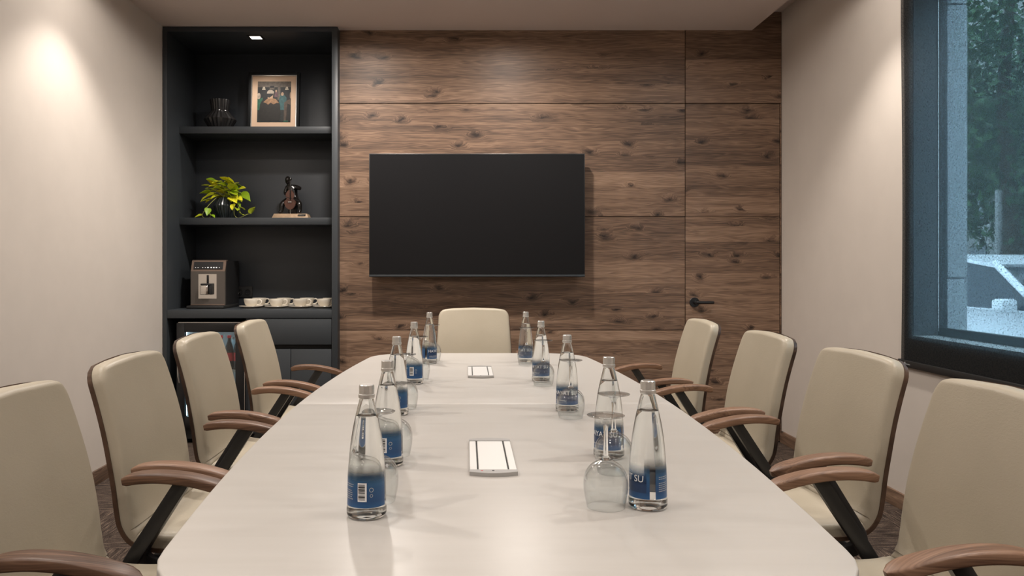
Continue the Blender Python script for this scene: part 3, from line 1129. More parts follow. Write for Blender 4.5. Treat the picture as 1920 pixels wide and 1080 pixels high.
def bottle_proto():
    root = empty('water_bottle', (0, 0, 0))
    th = 0.0026
    prof = BP[:]
    sm = spline([(r, 0, z) for r, z in prof[4:]], 40)
    outerp = prof[:4] + [(v.x, v.z) for v in sm]
    inner = [(max(r - th, 0.0), max(z, 0.010)) for r, z in outerp[4:] if z > 0.010]
    inner = [(0, 0.0115), (inner[0][0] * 0.7, 0.009), (inner[0][0] * 0.93, 0.0095)] + inner
    lathe('glass_body', outerp + [(0.0124 - th, 0.222)] + list(reversed(inner))[1:], 'glass', root, 56, smooth=60)
    lvl = 0.178
    wat = [(r + 0.0004 if i > 0 else 0, z - 0.0003) for i, (r, z) in enumerate(inner) if z < lvl]
    rl = wat[-1][0] - 0.0006
    lathe('water', wat + [(rl, lvl), (rl * 0.93, lvl - 0.0008), (0, lvl - 0.001)], 'water', root, 56, smooth=60)
    cp = lathe('cap', [(0, 0.2315), (0.0118, 0.2315), (0.0130, 0.2305), (0.0134, 0.2285), (0.0134, 0.2165), (0.0126, 0.2155), (0.0142, 0.2145), (0.0145, 0.2115), (0.0142, 0.2085), (0.0130, 0.2075), (0.0128, 0.2076), (0.0128, 0.222), (0, 0.2222)],
               'cap', root, 48, ribs=lambda i, r, z: 1.0 - (0.022 if (i % 2 and r > 0.0131 and 0.217 < z < 0.229) else 0.0))
    # printed film in two panels with a clear gap on each side
    for nm, a0, a1 in (('front', -81, 81), ('back', 99, 261)):
        bm = bmesh.new()
        zs = [0.0225 + (0.084 - 0.0225) * k / 8 for k in range(9)]
        n = 30
        vs = [[bm.verts.new(((outer_r(z) + 0.00025) * math.cos(math.radians(a0 + (a1 - a0) * i / n)), (outer_r(z) + 0.00025) * math.sin(math.radians(a0 + (a1 - a0) * i / n)), z)) for i in range(n + 1)] for z in zs]
        for a, b in zip(vs[:-1], vs[1:]):
            for i in range(n):
                bm.faces.new((a[i], a[i + 1], b[i + 1], b[i]))
        lab = mk('label', fin(bm, 'label', 60), 'label', root)

        def arc_rect(name, d0, d1, z0, z1, mat, ro):
            bm = bmesh.new()
            m = max(2, int(abs(d1 - d0) / 4))
            zz = [z0 + (z1 - z0) * k / 3 for k in range(4)]
            vv = [[bm.verts.new(((outer_r(z) + ro) * math.cos(math.radians(d0 + (d1 - d0) * i / m)), (outer_r(z) + ro) * math.sin(math.radians(d0 + (d1 - d0) * i / m)), z)) for i in range(m + 1)] for z in zz]
            for a, b in zip(vv[:-1], vv[1:]):
                for i in range(m):
                    bm.faces.new((a[i], a[i + 1], b[i + 1], b[i]))
            return bm
        if nm == 'front':
            mk('dark_field', fin(arc_rect('dark_field', -71, 71, 0.0335, 0.071, None, 0.0004), 'dark_field', 60), 'label_dark', lab)
            mk('lettering', bend(text_mesh('HAYAT SU', 0.0170), 0.0525, math.radians(-72), 0.0006), 'white', lab)
            mk('lettering', bend(text_mesh('DOĞAL MİNERALLİ', 0.0046), 0.0335, math.radians(-64), 0.0006), 'white', lab)
            mk('lettering', bend(text_mesh('KAYNAK SUYU  0,5 L', 0.0046), 0.0275, math.radians(-64), 0.0006), 'grey_print', lab)
        else:
            me = arc_rect('x', 166, 193, 0.0335, 0.0655, None, 0.0004)
            bc = mk('barcode', fin(me, 'barcode', 60), 'white', lab)
            bm = bmesh.new()
            z = 0.0362
            rr = random.Random(3)
            while z < 0.0625:
                h = rr.choice((0.0007, 0.0011, 0.0018, 0.0026))
                t = arc_rect('x', 168, 188, z, min(z + h, 0.0632), None, 0.0006)
                m_ = bpy.data.meshes.new('t')
                t.to_mesh(m_)
                t.free()
                bm.from_mesh(m_)
                bpy.data.meshes.remove(m_)
                z += h + rr.choice((0.0006, 0.0009, 0.0013))
            mk('bars', fin(bm, 'bars', 60), 'black_matte', bc)
            bm = bmesh.new()
            for k in range(8):
                z = 0.036 + k * 0.0036
                a1_ = 152 - rr.uniform(0, 9)
                if k == 5:
                    continue
                d = 110.0
                while d < a1_:
                    l_ = rr.uniform(3, 8)
                    t = arc_rect('x', d, min(d + l_, a1_), z, z + 0.0013, None, 0.0005)
                    m_ = bpy.data.meshes.new('t')
                    t.to_mesh(m_)
                    t.free()
                    bm.from_mesh(m_)
                    bpy.data.meshes.remove(m_)
                    d += l_ + 1.6
            mk('small_print', fin(bm, 'small_print', 60), 'grey_print', lab)
            bm = bmesh.new()
            for zc, rc in ((0.0535, 0.0040), (0.0435, 0.0028)):
                for k in range(20):
                    pass
                ring = []
                for q in (rc, rc * 0.72):
                    row = []
                    for k in range(20):
                        a = 2 * PI * k / 20
                        z = zc + q * math.sin(a)
                        r = outer_r(z) + 0.0005
                        an = math.radians(207) + q * math.cos(a) / r
                        row.append(bm.verts.new((r * math.cos(an), r * math.sin(an), z)))
                    ring.append(row)
                for k in range(20):
                    bm.faces.new((ring[0][k], ring[0][(k + 1) % 20], ring[1][(k + 1) % 20], ring[1][k]))
            mk('symbols', fin(bm, 'symbols'), 'grey_print', lab)
    return root


bottle = bottle_proto()
ORD = ['first', 'second', 'third', 'fourth', 'fifth']
# front panel centre sits at local +x; back panel (barcode) at local -x.
RB = [(0.275, 3.640, -118), (0.288, 3.035, -110), (0.309, 2.415, -105), (0.330, 1.825, -128), (0.333, 1.447, -178)]
LB = [(-0.167, 3.600, -25), (-0.196, 2.975, 78), (-0.207, 2.355, 82), (-0.175, 1.755, 80), (-0.176, 1.397, 84)]
first = True
for side, lst in (('window', RB), ('blank wall', LB)):
    for i, (x, y, a) in enumerate(lst):
        o = bottle if first else copy_tree(bottle)
        first = False
        o.location = (x, y, TTOP)
        o.rotation_euler = (0, 0, math.radians(a))
        tag(o, 'blue-labelled water bottle, %s from the end chair in the %s side row' % (ORD[i], side), 'bottle', 'water bottles on the table')

GP_OUT = [(0.0345, 0.0), (0.0350, 0.002), (0.0375, 0.014), (0.0398, 0.028), (0.0407, 0.042), (0.0395, 0.055), (0.0352, 0.067), (0.0270, 0.077), (0.0165, 0.0835),
          (0.0085, 0.0885), (0.0052, 0.095), (0.0042, 0.110), (0.0040, 0.130), (0.0044, 0.145), (0.0062, 0.154), (0.0105, 0.1605), (0.0200, 0.1645), (0.0320, 0.1660), (0.0335, 0.1672), (0.0328, 0.1684), (0.015, 0.1690), (0, 0.1690)]
GP_IN = [(0, 0.0815), (0.009, 0.0805), (0.0170, 0.0775), (0.0255, 0.0720), (0.0335, 0.0630), (0.0380, 0.0535), (0.0394, 0.0420), (0.0386, 0.028), (0.0363, 0.014), (0.0338, 0.002), (0.0336, 0.0)]


def thin_glass_mat():
    k = NT('thin_clear_glass')
    tr = k.n('ShaderNodeBsdfTransparent')
    tr.inputs[0].default_value = (0.965, 0.975, 0.975, 1)
    gl = k.n('ShaderNodeBsdfGlossy')
    gl.inputs['Roughness'].default_value = 0.015
    lw_ = k.n('ShaderNodeLayerWeight')
    lw_.inputs['Blend'].default_value = 0.5
    fz_ = k.math('ADD', k.math('MULTIPLY', k.math('POWER', lw_.outputs['Facing'], 2.8), 0.80), 0.045, clamp=True)
    mx = k.n('ShaderNodeMixShader')
    k.l(fz_, mx.inputs[0])
    k.l(tr.outputs[0], mx.inputs[1])
    k.l(gl.outputs[0], mx.inputs[2])
    k.l(mx.outputs[0], k.out.inputs[0])
    return k.m


M['thin_glass'] = thin_glass_mat()


def glass_proto():
    root = empty('wine_glass', (0, 0, 0))
    o = [(v.x, v.z) for v in spline([(r, 0, z) for r, z in GP_OUT], 70)]
    i_ = [(v.x, v.z) for v in spline([(r, 0, z) for r, z in GP_IN], 34)]
    i_[0] = (0, i_[0][1])
    o[-1] = (0, o[-1][1])
    zs = 0.0868
    bowl_in = [(max(p[0], 1e-4), p[1]) for p in i_]
    bowl_out = [p for p in o if p[1] <= zs]
    rj = bowl_out[-1][0]
    bm = bmesh.new()
    pr = bowl_in + bowl_out
    rings = [[(r * math.cos(2 * PI * q / 56), r * math.sin(2 * PI * q / 56), z) for q in range(56)] for r, z in pr]
    bm_loft(bm, rings, cap=False)
    mk('bowl', fin(bm, 'bowl', 70), 'thin_glass', root)
    top_in = [(0, 0.0868)]
    st_out = [p for p in o if p[1] > zs]
    foot = [p for p in st_out if p[1] > 0.150]
    stem = [p for p in st_out if p[1] <= 0.1502]
    lathe('stem', top_in + [(rj - 0.0004, zs)] + stem + [(0, stem[-1][1])], 'glass', root, 40, smooth=70)
    lathe('foot', [(0, foot[0][1] + 0.0002)] + [(foot[0][0], foot[0][1] + 0.0002)] + foot[1:], 'thin_glass', root, 56, smooth=70)
    return root


wg = glass_proto()
RG = [(0.270, 3.530), (0.286, 2.925), (0.305, 2.302), (0.316, 1.690), (0.256, 1.447)]
LG = [(-0.158, 3.692), (-0.182, 3.085), (-0.190, 2.457), (-0.166, 1.845), (-0.168, 1.486)]
first = True
for side, lst in (('window', RG), ('blank wall', LG)):
    for i, (x, y) in enumerate(lst):
        o = wg if first else copy_tree(wg)
        first = False
        o.location = (x, y, TTOP)
        tag(o, 'upside-down wine glass, %s from the end chair in the %s side row' % (ORD[i], side), 'wine glass', 'wine glasses on the table')

# ------------------------------------------------------------------ roller blind
BX = 2.1105
bl = tag(empty('roller_blind', (BX, 2.62, 0.70)), 'dark see-through roller blind hanging over the window', 'blind')
bm = bmesh.new()
ny, nz = 24, 40
y0, y1, z0, z1 = 1.44 - 2.62, 3.83 - 2.62, 0.03, 2.86 - 0.70
vs = []
for j in range(nz + 1):
    fz = j / nz
    row = []
    for i in range(ny + 1):
        fyy = i / ny
        y = y0 + (y1 - y0) * fyy
        if fyy > 0.9:
            y -= 0.012 * math.sin(PI * min(1, fz * 1.3)) * (fyy - 0.9) / 0.1
        xw = 0.003 * math.sin(fyy * 9 + fz * 2.0) * math.sin(PI * fz)
        row.append(bm.verts.new((xw, y, z0 + (z1 - z0) * fz)))
    vs.append(row)
for a, b in zip(vs[:-1], vs[1:]):
    for i in range(ny):
        bm.faces.new((a[i], a[i + 1], b[i + 1], b[i]))
mk('fabric', fin(bm, 'fabric', 80), 'blind', bl)
bar = box('bottom_bar', -0.010, 0.010, y0 - 0.006, y1 + 0.006, 0.0, 0.032, 'black_matte', bl, 0.003)
box('end_cap', -0.011, 0.011, y1 + 0.004, y1 + 0.012, -0.001, 0.033, 'black_matte', bl, 0.003)
bm = bmesh.new()
for k, (a, w_, h_) in enumerate([(0.0, 0.010, 0.011), (0.013, 0.004, 0.006), (0.019, 0.004, 0.004), (0.025, 0.004, 0.004), (0.031, 0.005, 0.005), (0.038, 0.004, 0.004), (0.044, 0.005, 0.004)]):
    bm_box(bm, -0.0106, -0.0100, y1 - 0.045 - a - w_, y1 - 0.045 - a, 0.013, 0.013 + h_)
mk('maker_mark', fin(bm, 'maker_mark'), 'grey_print', bar)
tube('roller', [(0, y0, z1 - 0.0), (0, y1, z1)], 0.025, 'black', bl, 20)

# ------------------------------------------------------------------ shelf objects
# vase
def vrib(i, r, z):
    return 1.0 - (0.06 if i % 2 else 0.0)


vz = tag(lathe('faceted_vase', [(0, 0), (0.070, 0), (0.073, 0.003), (0.112, 0.068), (0.114, 0.074), (0.062, 0.132), (0.060, 0.137), (0.072, 0.208), (0.072, 0.213), (0.066, 0.213), (0.055, 0.140), (0.09, 0.07), (0, 0.02)],
               'vase', None, 44, smooth=12, ribs=vrib), 'black faceted hourglass vase on the top shelf', 'vase')
vz.location = (-1.745, 5.60, 2.147)

# framed picture
pf = tag(empty('framed_picture', (-1.370, 5.60, 2.147)), 'black framed picture of a man seen from behind, on the top shelf', 'picture')
pf.rotation_euler = (math.radians(-5), 0, math.radians(0))
pw, ph = 0.182, 0.424
boxes('frame', [(-pw, -pw + 0.020, 0, 0.03, 0, ph), (pw - 0.020, pw, 0, 0.03, 0, ph), (-pw + 0.020, pw - 0.020, 0, 0.03, ph - 0.020, ph), (-pw + 0.020, pw - 0.020, 0, 0.03, 0.0, 0.010)], 'frame_black', pf, 0.002)
boxes('inner_slip', [(-pw + 0.020, -pw + 0.026, 0.004, 0.02, 0.010, ph - 0.020), (pw - 0.026, pw - 0.020, 0.004, 0.02, 0.010, ph - 0.020), (-pw + 0.026, pw - 0.026, 0.004, 0.02, ph - 0.027, ph - 0.020)], 'silver', pf)
box('mount', -pw + 0.02, pw - 0.02, 0.014, 0.022, 0.008, ph - 0.02, 'mat', pf)
art = empty('x', (0, 0, 0))
bpy.data.objects.remove(art)
ax0, ax1, az0, az1 = -0.119, 0.119, 0.062, 0.360
AC = {'bg': (0.014, 0.017, 0.016), 'wall': (0.105, 0.085, 0.068), 'jacket': (0.012, 0.010, 0.008), 'tan': (0.26, 0.145, 0.075), 'skin': (0.38, 0.25, 0.16), 'cap': (0.36, 0.30, 0.24),
      'teal': (0.03, 0.09, 0.095), 'dark': (0.010, 0.011, 0.012), 'green': (0.02, 0.10, 0.06), 'plum': (0.10, 0.05, 0.06), 'lamp': (0.42, 0.36, 0.28), 'coat': (0.075, 0.052, 0.038)}
for k_, c_ in AC.items():
    M['art_' + k_] = plain('print_' + k_, c_, 0.6, noise=0.3, nscale=60)
pr_ = box('print', ax0, ax1, 0.0132, 0.0141, az0, az1, 'art_bg', pf)
lay = [0]


def art_poly(pts, col):
    """points in 0..1 of the print (x right, y up)"""
    lay[0] += 1
    y = 0.0132 - 0.00006 * lay[0]
    q = [(ax0 + (ax1 - ax0) * a, az0 + (az1 - az0) * b) for a, b in pts]
    poly_prism('print_shape', q, y, 0.0132 + 0.0003, 'art_' + col, pr_, 'XZ')


def ell(cx, cy, rx, ry, n=18):
    return [(cx + rx * math.cos(2 * PI * i / n), cy + ry * math.sin(2 * PI * i / n)) for i in range(n)]


art_poly([(0, 0.86), (1, 0.86), (1, 1), (0, 1)], 'wall')
art_poly([(0.36, 0.80), (0.50, 0.80), (0.50, 1), (0.36, 1)], 'wall')
art_poly([(0.60, 0.55), (0.68, 0.55), (0.68, 0.90), (0.60, 0.90)], 'wall')
art_poly([(0.02, 0.55), (0.32, 0.55), (0.32, 0.85), (0.02, 0.85)], 'dark')
art_poly([(0.70, 0.5), (1, 0.5), (1, 0.83), (0.70, 0.83)], 'dark')
art_poly([(0.37, 0.84), (0.49, 0.84), (0.49, 0.89), (0.37, 0.89)], 'dark')
art_poly([(0.13, 0.79), (0.24, 0.79), (0.21, 0.87), (0.16, 0.87)], 'lamp')
art_poly([(0.82, 0.79), (0.93, 0.79), (0.90, 0.87), (0.85, 0.87)], 'lamp')
art_poly(ell(0.04, 0.64, 0.05, 0.08), 'cap')
art_poly([(0, 0.3), (0.12, 0.3), (0.16, 0.6), (0, 0.55)], 'green')
art_poly([(0.50, 0.62), (0.62, 0.62), (0.59, 0.74), (0.52, 0.74)], 'plum')
art_poly(ell(0.555, 0.765, 0.025, 0.03), 'skin')
art_poly([(0.64, 0.30), (0.86, 0.30), (0.87, 0.60), (0.80, 0.67), (0.70, 0.67), (0.65, 0.58)], 'teal')
art_poly(ell(0.745, 0.69, 0.042, 0.045), 'skin')
art_poly([(0.80, 0.02), (1, 0.02), (1, 0.57), (0.90, 0.54), (0.80, 0.48)], 'coat')
art_poly([(0.86, 0.02), (1, 0.02), (1, 0.42), (0.90, 0.46)], 'jacket')
art_poly(ell(0.985, 0.66, 0.015, 0.08), 'skin')
art_poly([(0.04, 0.12), (0.08, 0.44), (0.14, 0.53), (0.30, 0.57), (0.48, 0.57), (0.62, 0.52), (0.68, 0.44), (0.70, 0.18), (0.66, 0.04), (0.12, 0.04)], 'jacket')
art_poly([(0.18, 0.49), (0.30, 0.58), (0.42, 0.60), (0.56, 0.56), (0.65, 0.47), (0.57, 0.47), (0.48, 0.44), (0.40, 0.48), (0.32, 0.43), (0.26, 0.47)], 'tan')
art_poly([(0.31, 0.58), (0.46, 0.58), (0.47, 0.70), (0.28, 0.70)], 'skin')
art_poly([(0.27, 0.62), (0.36, 0.60), (0.46, 0.66), (0.47, 0.71), (0.27, 0.70)], 'dark')
art_poly([(0.28, 0.70), (0.48, 0.70), (0.49, 0.75), (0.43, 0.79), (0.34, 0.79), (0.29, 0.75)], 'cap')
art_poly([(0.78, 0.01), (0.94, 0.01), (0.92, 0.04), (0.80, 0.04)], 'green')
box('backing', -pw + 0.01, pw - 0.01, 0.022, 0.026, 0.006, ph - 0.01, 'black_matte', pf)

# pothos in a ribbed pot
pl = tag(empty('potted_pothos', (-1.705, 5.62, 1.518)), 'golden green trailing pothos in a dark ribbed pot on the middle shelf', 'plant')
lathe('pot', [(0, 0), (0.056, 0), (0.059, 0.003), (0.086, 0.072), (0.090, 0.092), (0.087, 0.104), (0.062, 0.150), (0.058, 0.150), (0.074, 0.10), (0, 0.10)], 'pot', pl, 72, smooth=20, ribs=lambda i, r, z: 1.0 - (0.05 if i % 3 == 0 else 0.0))
lathe('soil', [(0, 0.11), (0.065, 0.11), (0.060, 0.138), (0, 0.142)], 'soil', pl, 24)


def leaf_mesh(var):
    rr = random.Random(var)
    bm = bmesh.new()
    prof = [(0.0, 0.0), (0.06, 0.24), (0.16, 0.36), (0.32, 0.40), (0.50, 0.36), (0.70, 0.24), (0.86, 0.11), (1.0, 0.0)]
    rows = []
    curl = rr.uniform(0.15, 0.5)
    fold = rr.uniform(0.18, 0.42)
    for t, w in prof:
        x = t - (0.06 if 0 < t < 0.1 else 0)
        z = -curl * t * t * 0.5
        rows.append([bm.verts.new((x, -w, z + w * fold)), bm.verts.new((t * 1.0, 0, z)), bm.verts.new((x, w, z + w * fold))])
    for a, b in zip(rows[:-1], rows[1:]):
        for i in range(2):
            bm.faces.new((a[i], a[i + 1], b[i + 1], b[i]))
    bmesh.ops.remove_doubles(bm, verts=bm.verts, dist=1e-5)
    r = bmesh.ops.solidify(bm, geom=list(bm.faces), thickness=0.015)
    me = fin(bm, 'leaf', 40)
    me.materials.append(M['leaf'])
    return me


LM = [leaf_mesh(i) for i in range(4)]
rl = random.Random(21)
# (x, z, size) relative to pot, read off the plant's silhouette; heading out of the crown
LEAFS = [(-0.005, 0.285, 0.055), (0.03, 0.265, 0.07), (0.065, 0.255, 0.085), (-0.075, 0.265, 0.085), (-0.045, 0.26, 0.06), (-0.12, 0.232, 0.065), (-0.06, 0.225, 0.06), (0.02, 0.23, 0.07),
         (0.095, 0.235, 0.06), (0.115, 0.21, 0.065), (0.07, 0.21, 0.06), (-0.09, 0.20, 0.055), (-0.13, 0.185, 0.06), (-0.105, 0.165, 0.06), (0.045, 0.195, 0.055), (0.0, 0.20, 0.065),
         (-0.035, 0.195, 0.06), (0.09, 0.18, 0.07), (0.13, 0.165, 0.08), (0.05, 0.165, 0.055), (-0.14, 0.15, 0.06), (-0.12, 0.13, 0.055), (0.075, 0.14, 0.075), (0.045, 0.135, 0.045),
         (0.105, 0.105, 0.05), (0.0, 0.165, 0.05), (-0.065, 0.16, 0.06), (-0.03, 0.22, 0.06), (0.04, 0.235, 0.06), (-0.09, 0.235, 0.05), (-0.015, 0.25, 0.06), (0.11, 0.14, 0.05)]
rj_ = random.Random(5)
LEAFS += [(a * 0.82 + rj_.uniform(-0.03, 0.03), b - rj_.uniform(0.0, 0.035), c * 0.85) for a, b, c in LEAFS if b > 0.15]
for k, (lx, lz, ls) in enumerate(LEAFS):
    o = mk('leaf', LM[k % 4], None, pl)
    hx, hz_ = lx, lz - 0.17
    yaw = math.atan2(-0.055 - rl.uniform(0, 0.05), hx + rl.uniform(-0.02, 0.02))
    pitch = -max(-0.7, min(0.9, hz_ * 5)) + rl.uniform(-0.35, 0.45)
    o.rotation_euler = (rl.uniform(-0.5, 0.5), pitch, yaw)
    d = Vector((1, 0, 0))
    d.rotate(o.rotation_euler)
    c = Vector((lx, -0.035 + rl.uniform(-0.05, 0.05), lz))
    p0 = c - d * ls * 0.5
    o.location = p0
    ls *= 1.22
    o.scale = (ls, ls, ls)
    if k % 2 == 0 and lz > 0.16:
        tube('stem', spline([(rl.uniform(-0.02, 0.02), rl.uniform(-0.02, 0.02), 0.135), (p0.x * 0.5, p0.y * 0.6, (0.15 + p0.z) / 2 + 0.02), tuple(p0)], 7), 0.0016, 'vine', pl, 5)
VINES = [[(0.06, -0.04, 0.15), (0.075, -0.08, 0.12), (0.078, -0.09, 0.06), (0.085, -0.095, 0.02), (0.11, -0.10, 0.003), (0.14, -0.10, 0.012), (0.17, -0.09, 0.028), (0.20, -0.085, 0.035)],
         [(-0.06, -0.04, 0.15), (-0.10, -0.07, 0.10), (-0.13, -0.09, 0.05), (-0.142, -0.095, 0.02), (-0.125, -0.10, 0.003), (-0.09, -0.10, 0.004), (-0.085, -0.10, 0.03), (-0.105, -0.10, 0.052), (-0.135, -0.10, 0.045)],
         [(0.07, -0.04, 0.14), (0.10, -0.08, 0.10), (0.12, -0.09, 0.05), (0.13, -0.09, 0.03)]]
for v in VINES:
    tube('vine', spline(v, 30), 0.0022, 'vine', pl, 6)
for (lx, ly, lz, ls, yaw, pit) in [(0.195, -0.09, 0.035, 0.062, -0.5, -1.0), (0.125, -0.10, 0.03, 0.055, -0.9, 0.1), (0.10, -0.09, 0.07, 0.05, -1.2, 0.3), (-0.14, -0.095, 0.022, 0.055, 3.5, 0.2),
                                   (-0.10, -0.10, 0.07, 0.06, -1.4, 0.9), (-0.085, -0.10, 0.022, 0.05, -0.5, 0.2), (0.15, -0.09, 0.06, 0.045, -2.2, -0.6), (0.078, -0.09, 0.10, 0.055, -1.7, 0.9)]:
    o = mk('leaf', LM[rl.randrange(4)], None, pl, (lx, ly, lz), (rl.uniform(-0.5, 0.5), pit, yaw))
    o.scale = (ls, ls, ls)

# cellist statuette
st = tag(empty('cellist_statuette', (-1.232, 5.58, 1.518)), 'dark bronze statuette of a seated cellist on a stone base', 'statuette')
bm = bmesh.new()
bm_loft(bm, [rrect(-0.130, 0.130, -0.06, 0.06, 0.004, 2) and [(x, y, 0.0) for x, y in rrect(-0.130, 0.130, -0.06, 0.06, 0.004, 2)],
             [(x, y, 0.033) for x, y in rrect(-0.116, 0.116, -0.05, 0.05, 0.004, 2)]])
mk('stone_base', fin(bm, 'stone_base', 30), 'travertine', st)
pq = box('plaque', 0.055, 0.108, -0.0595, -0.0545, 0.018, 0.028, 'black', st)
boxes('engraving', [(0.060 + k * 0.006, 0.064 + k * 0.006, -0.0600, -0.0594, 0.022, 0.0245) for k in range(7)], 'grey_print', pq)


def skin_body(name, verts, edges, radii, mat, parent, root=0, sub=2):
    me = bpy.data.meshes.new(name)
    me.from_pydata(verts, edges, [])
    o = bpy.data.objects.new(name, me)
    COL.objects.link(o)
    sk = o.modifiers.new('skin', 'SKIN')
    sk.use_smooth_shade = True
    for i, r in enumerate(radii):
        me.skin_vertices[0].data[i].radius = (r, r)
    me.skin_vertices[0].data[root].use_root = True
    ss = o.modifiers.new('sub', 'SUBSURF')
    ss.levels = ss.render_levels = sub
    bpy.context.view_layer.update()
    dg = bpy.context.evaluated_depsgraph_get()
    m2 = bpy.data.meshes.new_from_object(o.evaluated_get(dg))
    bpy.data.objects.remove(o)
    m2.materials.clear()
    m2.polygons.foreach_set('use_smooth', [True] * len(m2.polygons))
    return mk(name, m2, mat, parent)


V = [(-0.004, 0.03, 0.125),        # 0 pelvis
     (-0.006, 0.03, 0.165), (-0.014, 0.026, 0.212), (-0.020, 0.020, 0.236),   # 1 waist 2 chest 3 neck base
     (-0.024, 0.014, 0.248), (-0.027, 0.008, 0.262), (-0.028, 0.006, 0.278),   # 4 neck 5 head 6 crown
     (-0.040, 0.022, 0.226), (-0.050, 0.010, 0.182), (-0.022, -0.030, 0.160),   # right shoulder, elbow, hand (bow)
     (0.028, 0.020, 0.226), (0.062, 0.000, 0.214), (0.020, -0.026, 0.222),   # left shoulder, elbow, hand (neck)
     (-0.040, 0.010, 0.120), (-0.062, -0.030, 0.108), (-0.066, -0.030, 0.050), (-0.082, -0.045, 0.036),   # right leg
     (0.040, 0.010, 0.120), (0.060, -0.030, 0.108), (0.062, -0.028, 0.050), (0.060, -0.050, 0.036)]
E = [(0, 1), (1, 2), (2, 3), (3, 4), (4, 5), (5, 6), (2, 7), (7, 8), (8, 9), (2, 10), (10, 11), (11, 12), (0, 13), (13, 14), (14, 15), (15, 16), (0, 17), (17, 18), (18, 19), (19, 20)]
R_ = [0.036, 0.030, 0.036, 0.022, 0.013, 0.025, 0.020, 0.019, 0.014, 0.010, 0.019, 0.014, 0.010, 0.026, 0.022, 0.015, 0.012, 0.026, 0.022, 0.015, 0.012]
skin_body('figure', V, E, R_, 'bronze', st)
bm = bmesh.new()
bmesh.ops.create_uvsphere(bm, u_segments=20, v_segments=14, radius=1.0)
for v in bm.verts:
    f_ = 1.0 - 0.16 * max(0.0, -v.co.z)
    v.co = Vector((-0.029 + v.co.x * 0.0195 * f_, 0.003 + v.co.y * 0.022 * f_ - (0.004 if (v.co.y < -0.9 and abs(v.co.z) < 0.3) else 0), 0.276 + v.co.z * 0.026))
mk('head', fin(bm, 'head', 80), 'bronze', st)
box('stool', -0.03, 0.03, 0.02, 0.048, 0.033, 0.12, 'bronze', st, 0.004)
# cello body: waisted outline, leaning back slightly
co = []
for i in range(48):
    a = 2 * PI * i / 48
    y_ = math.sin(a)
    w_ = 0.043 if y_ < 0 else 0.035
    x_ = math.cos(a) * w_ * (1 - 0.34 * math.exp(-((y_ - 0.12) / 0.22) ** 2))
    co.append((x_, 0.130 + y_ * 0.069))
ce = poly_prism('cello', co, -0.062, -0.040, 'cello', st, 'XZ', 0.003, 50)
box('fingerboard', 0.000, 0.008, -0.068, -0.060, 0.13, 0.265, 'bronze', ce, 0.001)
lathe('scroll', [(0, 0.262), (0.006, 0.264), (0.010, 0.274), (0.007, 0.285), (0, 0.288)], 'bronze', ce, 14, (0.004, -0.064, 0))
box('bridge', -0.012, 0.012, -0.070, -0.060, 0.112, 0.117, 'silver', ce)
tube('endpin', [(0, -0.05, 0.063), (0, -0.048, 0.033)], 0.002, 'silver', ce, 8)
tube('bow', [(-0.03, -0.074, 0.150), (0.068, -0.072, 0.120)], 0.0018, 'bronze', st, 6)

# coffee machine
cm = tag(empty('coffee_machine', (-1.768, 5.41, CTZ)), 'graphite bean-to-cup coffee machine on the counter', 'coffee machine')
bm = bmesh.new()
prof = [(0.0, 0.022), (0.0, 0.255), (0.006, 0.262), (0.028, 0.322), (0.036, 0.328), (0.33, 0.328), (0.335, 0.32), (0.335, 0.022)]
hwm = 0.117
bm_loft(bm, [[(-hwm + 0.004, y, z) for y, z in prof], [(hwm - 0.004, y, z) for y, z in prof]])
mk('body', fin(bm, 'body', 30), 'machine_dark', cm)
# front fascia with an opening for the spout bay
oz0, oz1, ox0, ox1 = 0.068, 0.236, -0.065, 0.060
boxes('front_panel', [(-hwm, ox0, -0.008, 0.012, 0.022, 0.256), (ox1, hwm, -0.008, 0.012, 0.022, 0.256), (ox0, ox1, -0.008, 0.012, 0.022, oz0), (ox0, ox1, -0.008, 0.012, oz1, 0.256)], 'machine', cm)
box('spout_bay', ox0 - 0.001, ox1 + 0.001, -0.0065, 0.004, oz0 - 0.001, oz1 + 0.001, 'chrome', cm)
bm = bmesh.new()
pf2 = [(-0.008, 0.256), (0.000, 0.270), (0.020, 0.326), (0.030, 0.333), (0.06, 0.333), (0.06, 0.328), (0.034, 0.327), (0.012, 0.262), (0.010, 0.256)]
bm_loft(bm, [[(-hwm, y, z) for y, z in pf2], [(hwm, y, z) for y, z in pf2]])
tp = mk('top_trim', fin(bm, 'top_trim', 30), 'machine_top', cm)
pv = [(-0.0025, 0.270), (0.0155, 0.320), (0.018, 0.318), (0.000, 0.268)]
bm = bmesh.new()
bm_loft(bm, [[(-0.100, y - 0.002, z) for y, z in pv], [(0.100, y - 0.002, z) for y, z in pv]])
dp = mk('display', fin(bm, 'display'), 'black', cm)
bm = bmesh.new()
for k, xx in enumerate((-0.085, -0.068, -0.036, -0.018, 0.0, 0.022, 0.040, 0.058, 0.078)):
    s_ = 0.0045 if k in (5, 6, 7, 4) else 0.0022
    bm_box(bm, xx - s_, xx + s_, -0.0055, -0.0035, 0.281 - s_ * 0.7, 0.281 + s_ * 0.7)
mk('icons', fin(bm, 'icons'), 'icon', dp)
sp2 = box('spout', -0.043, 0.014, -0.045, -0.006, 0.095, 0.160, 'chrome', cm, 0.006)
box('spout_side', 0.0145, 0.036, -0.036, -0.006, 0.096, 0.168, 'machine_dark', sp2, 0.006)
box('spout_top', -0.040, 0.034, -0.042, -0.006, 0.160, 0.172, 'machine_dark', sp2, 0.004)
box('slider', -0.007, 0.006, -0.014, -0.006, 0.172, 0.230, 'black', cm, 0.003)
box('drip_tray', -hwm - 0.015, hwm + 0.006, -0.055, 0.30, 0.0, 0.022, 'black_matte', cm, 0.006)
box('tray_edge', -hwm, hwm, -0.012, 0.0, 0.022, 0.030, 'machine_top', cm, 0.002)
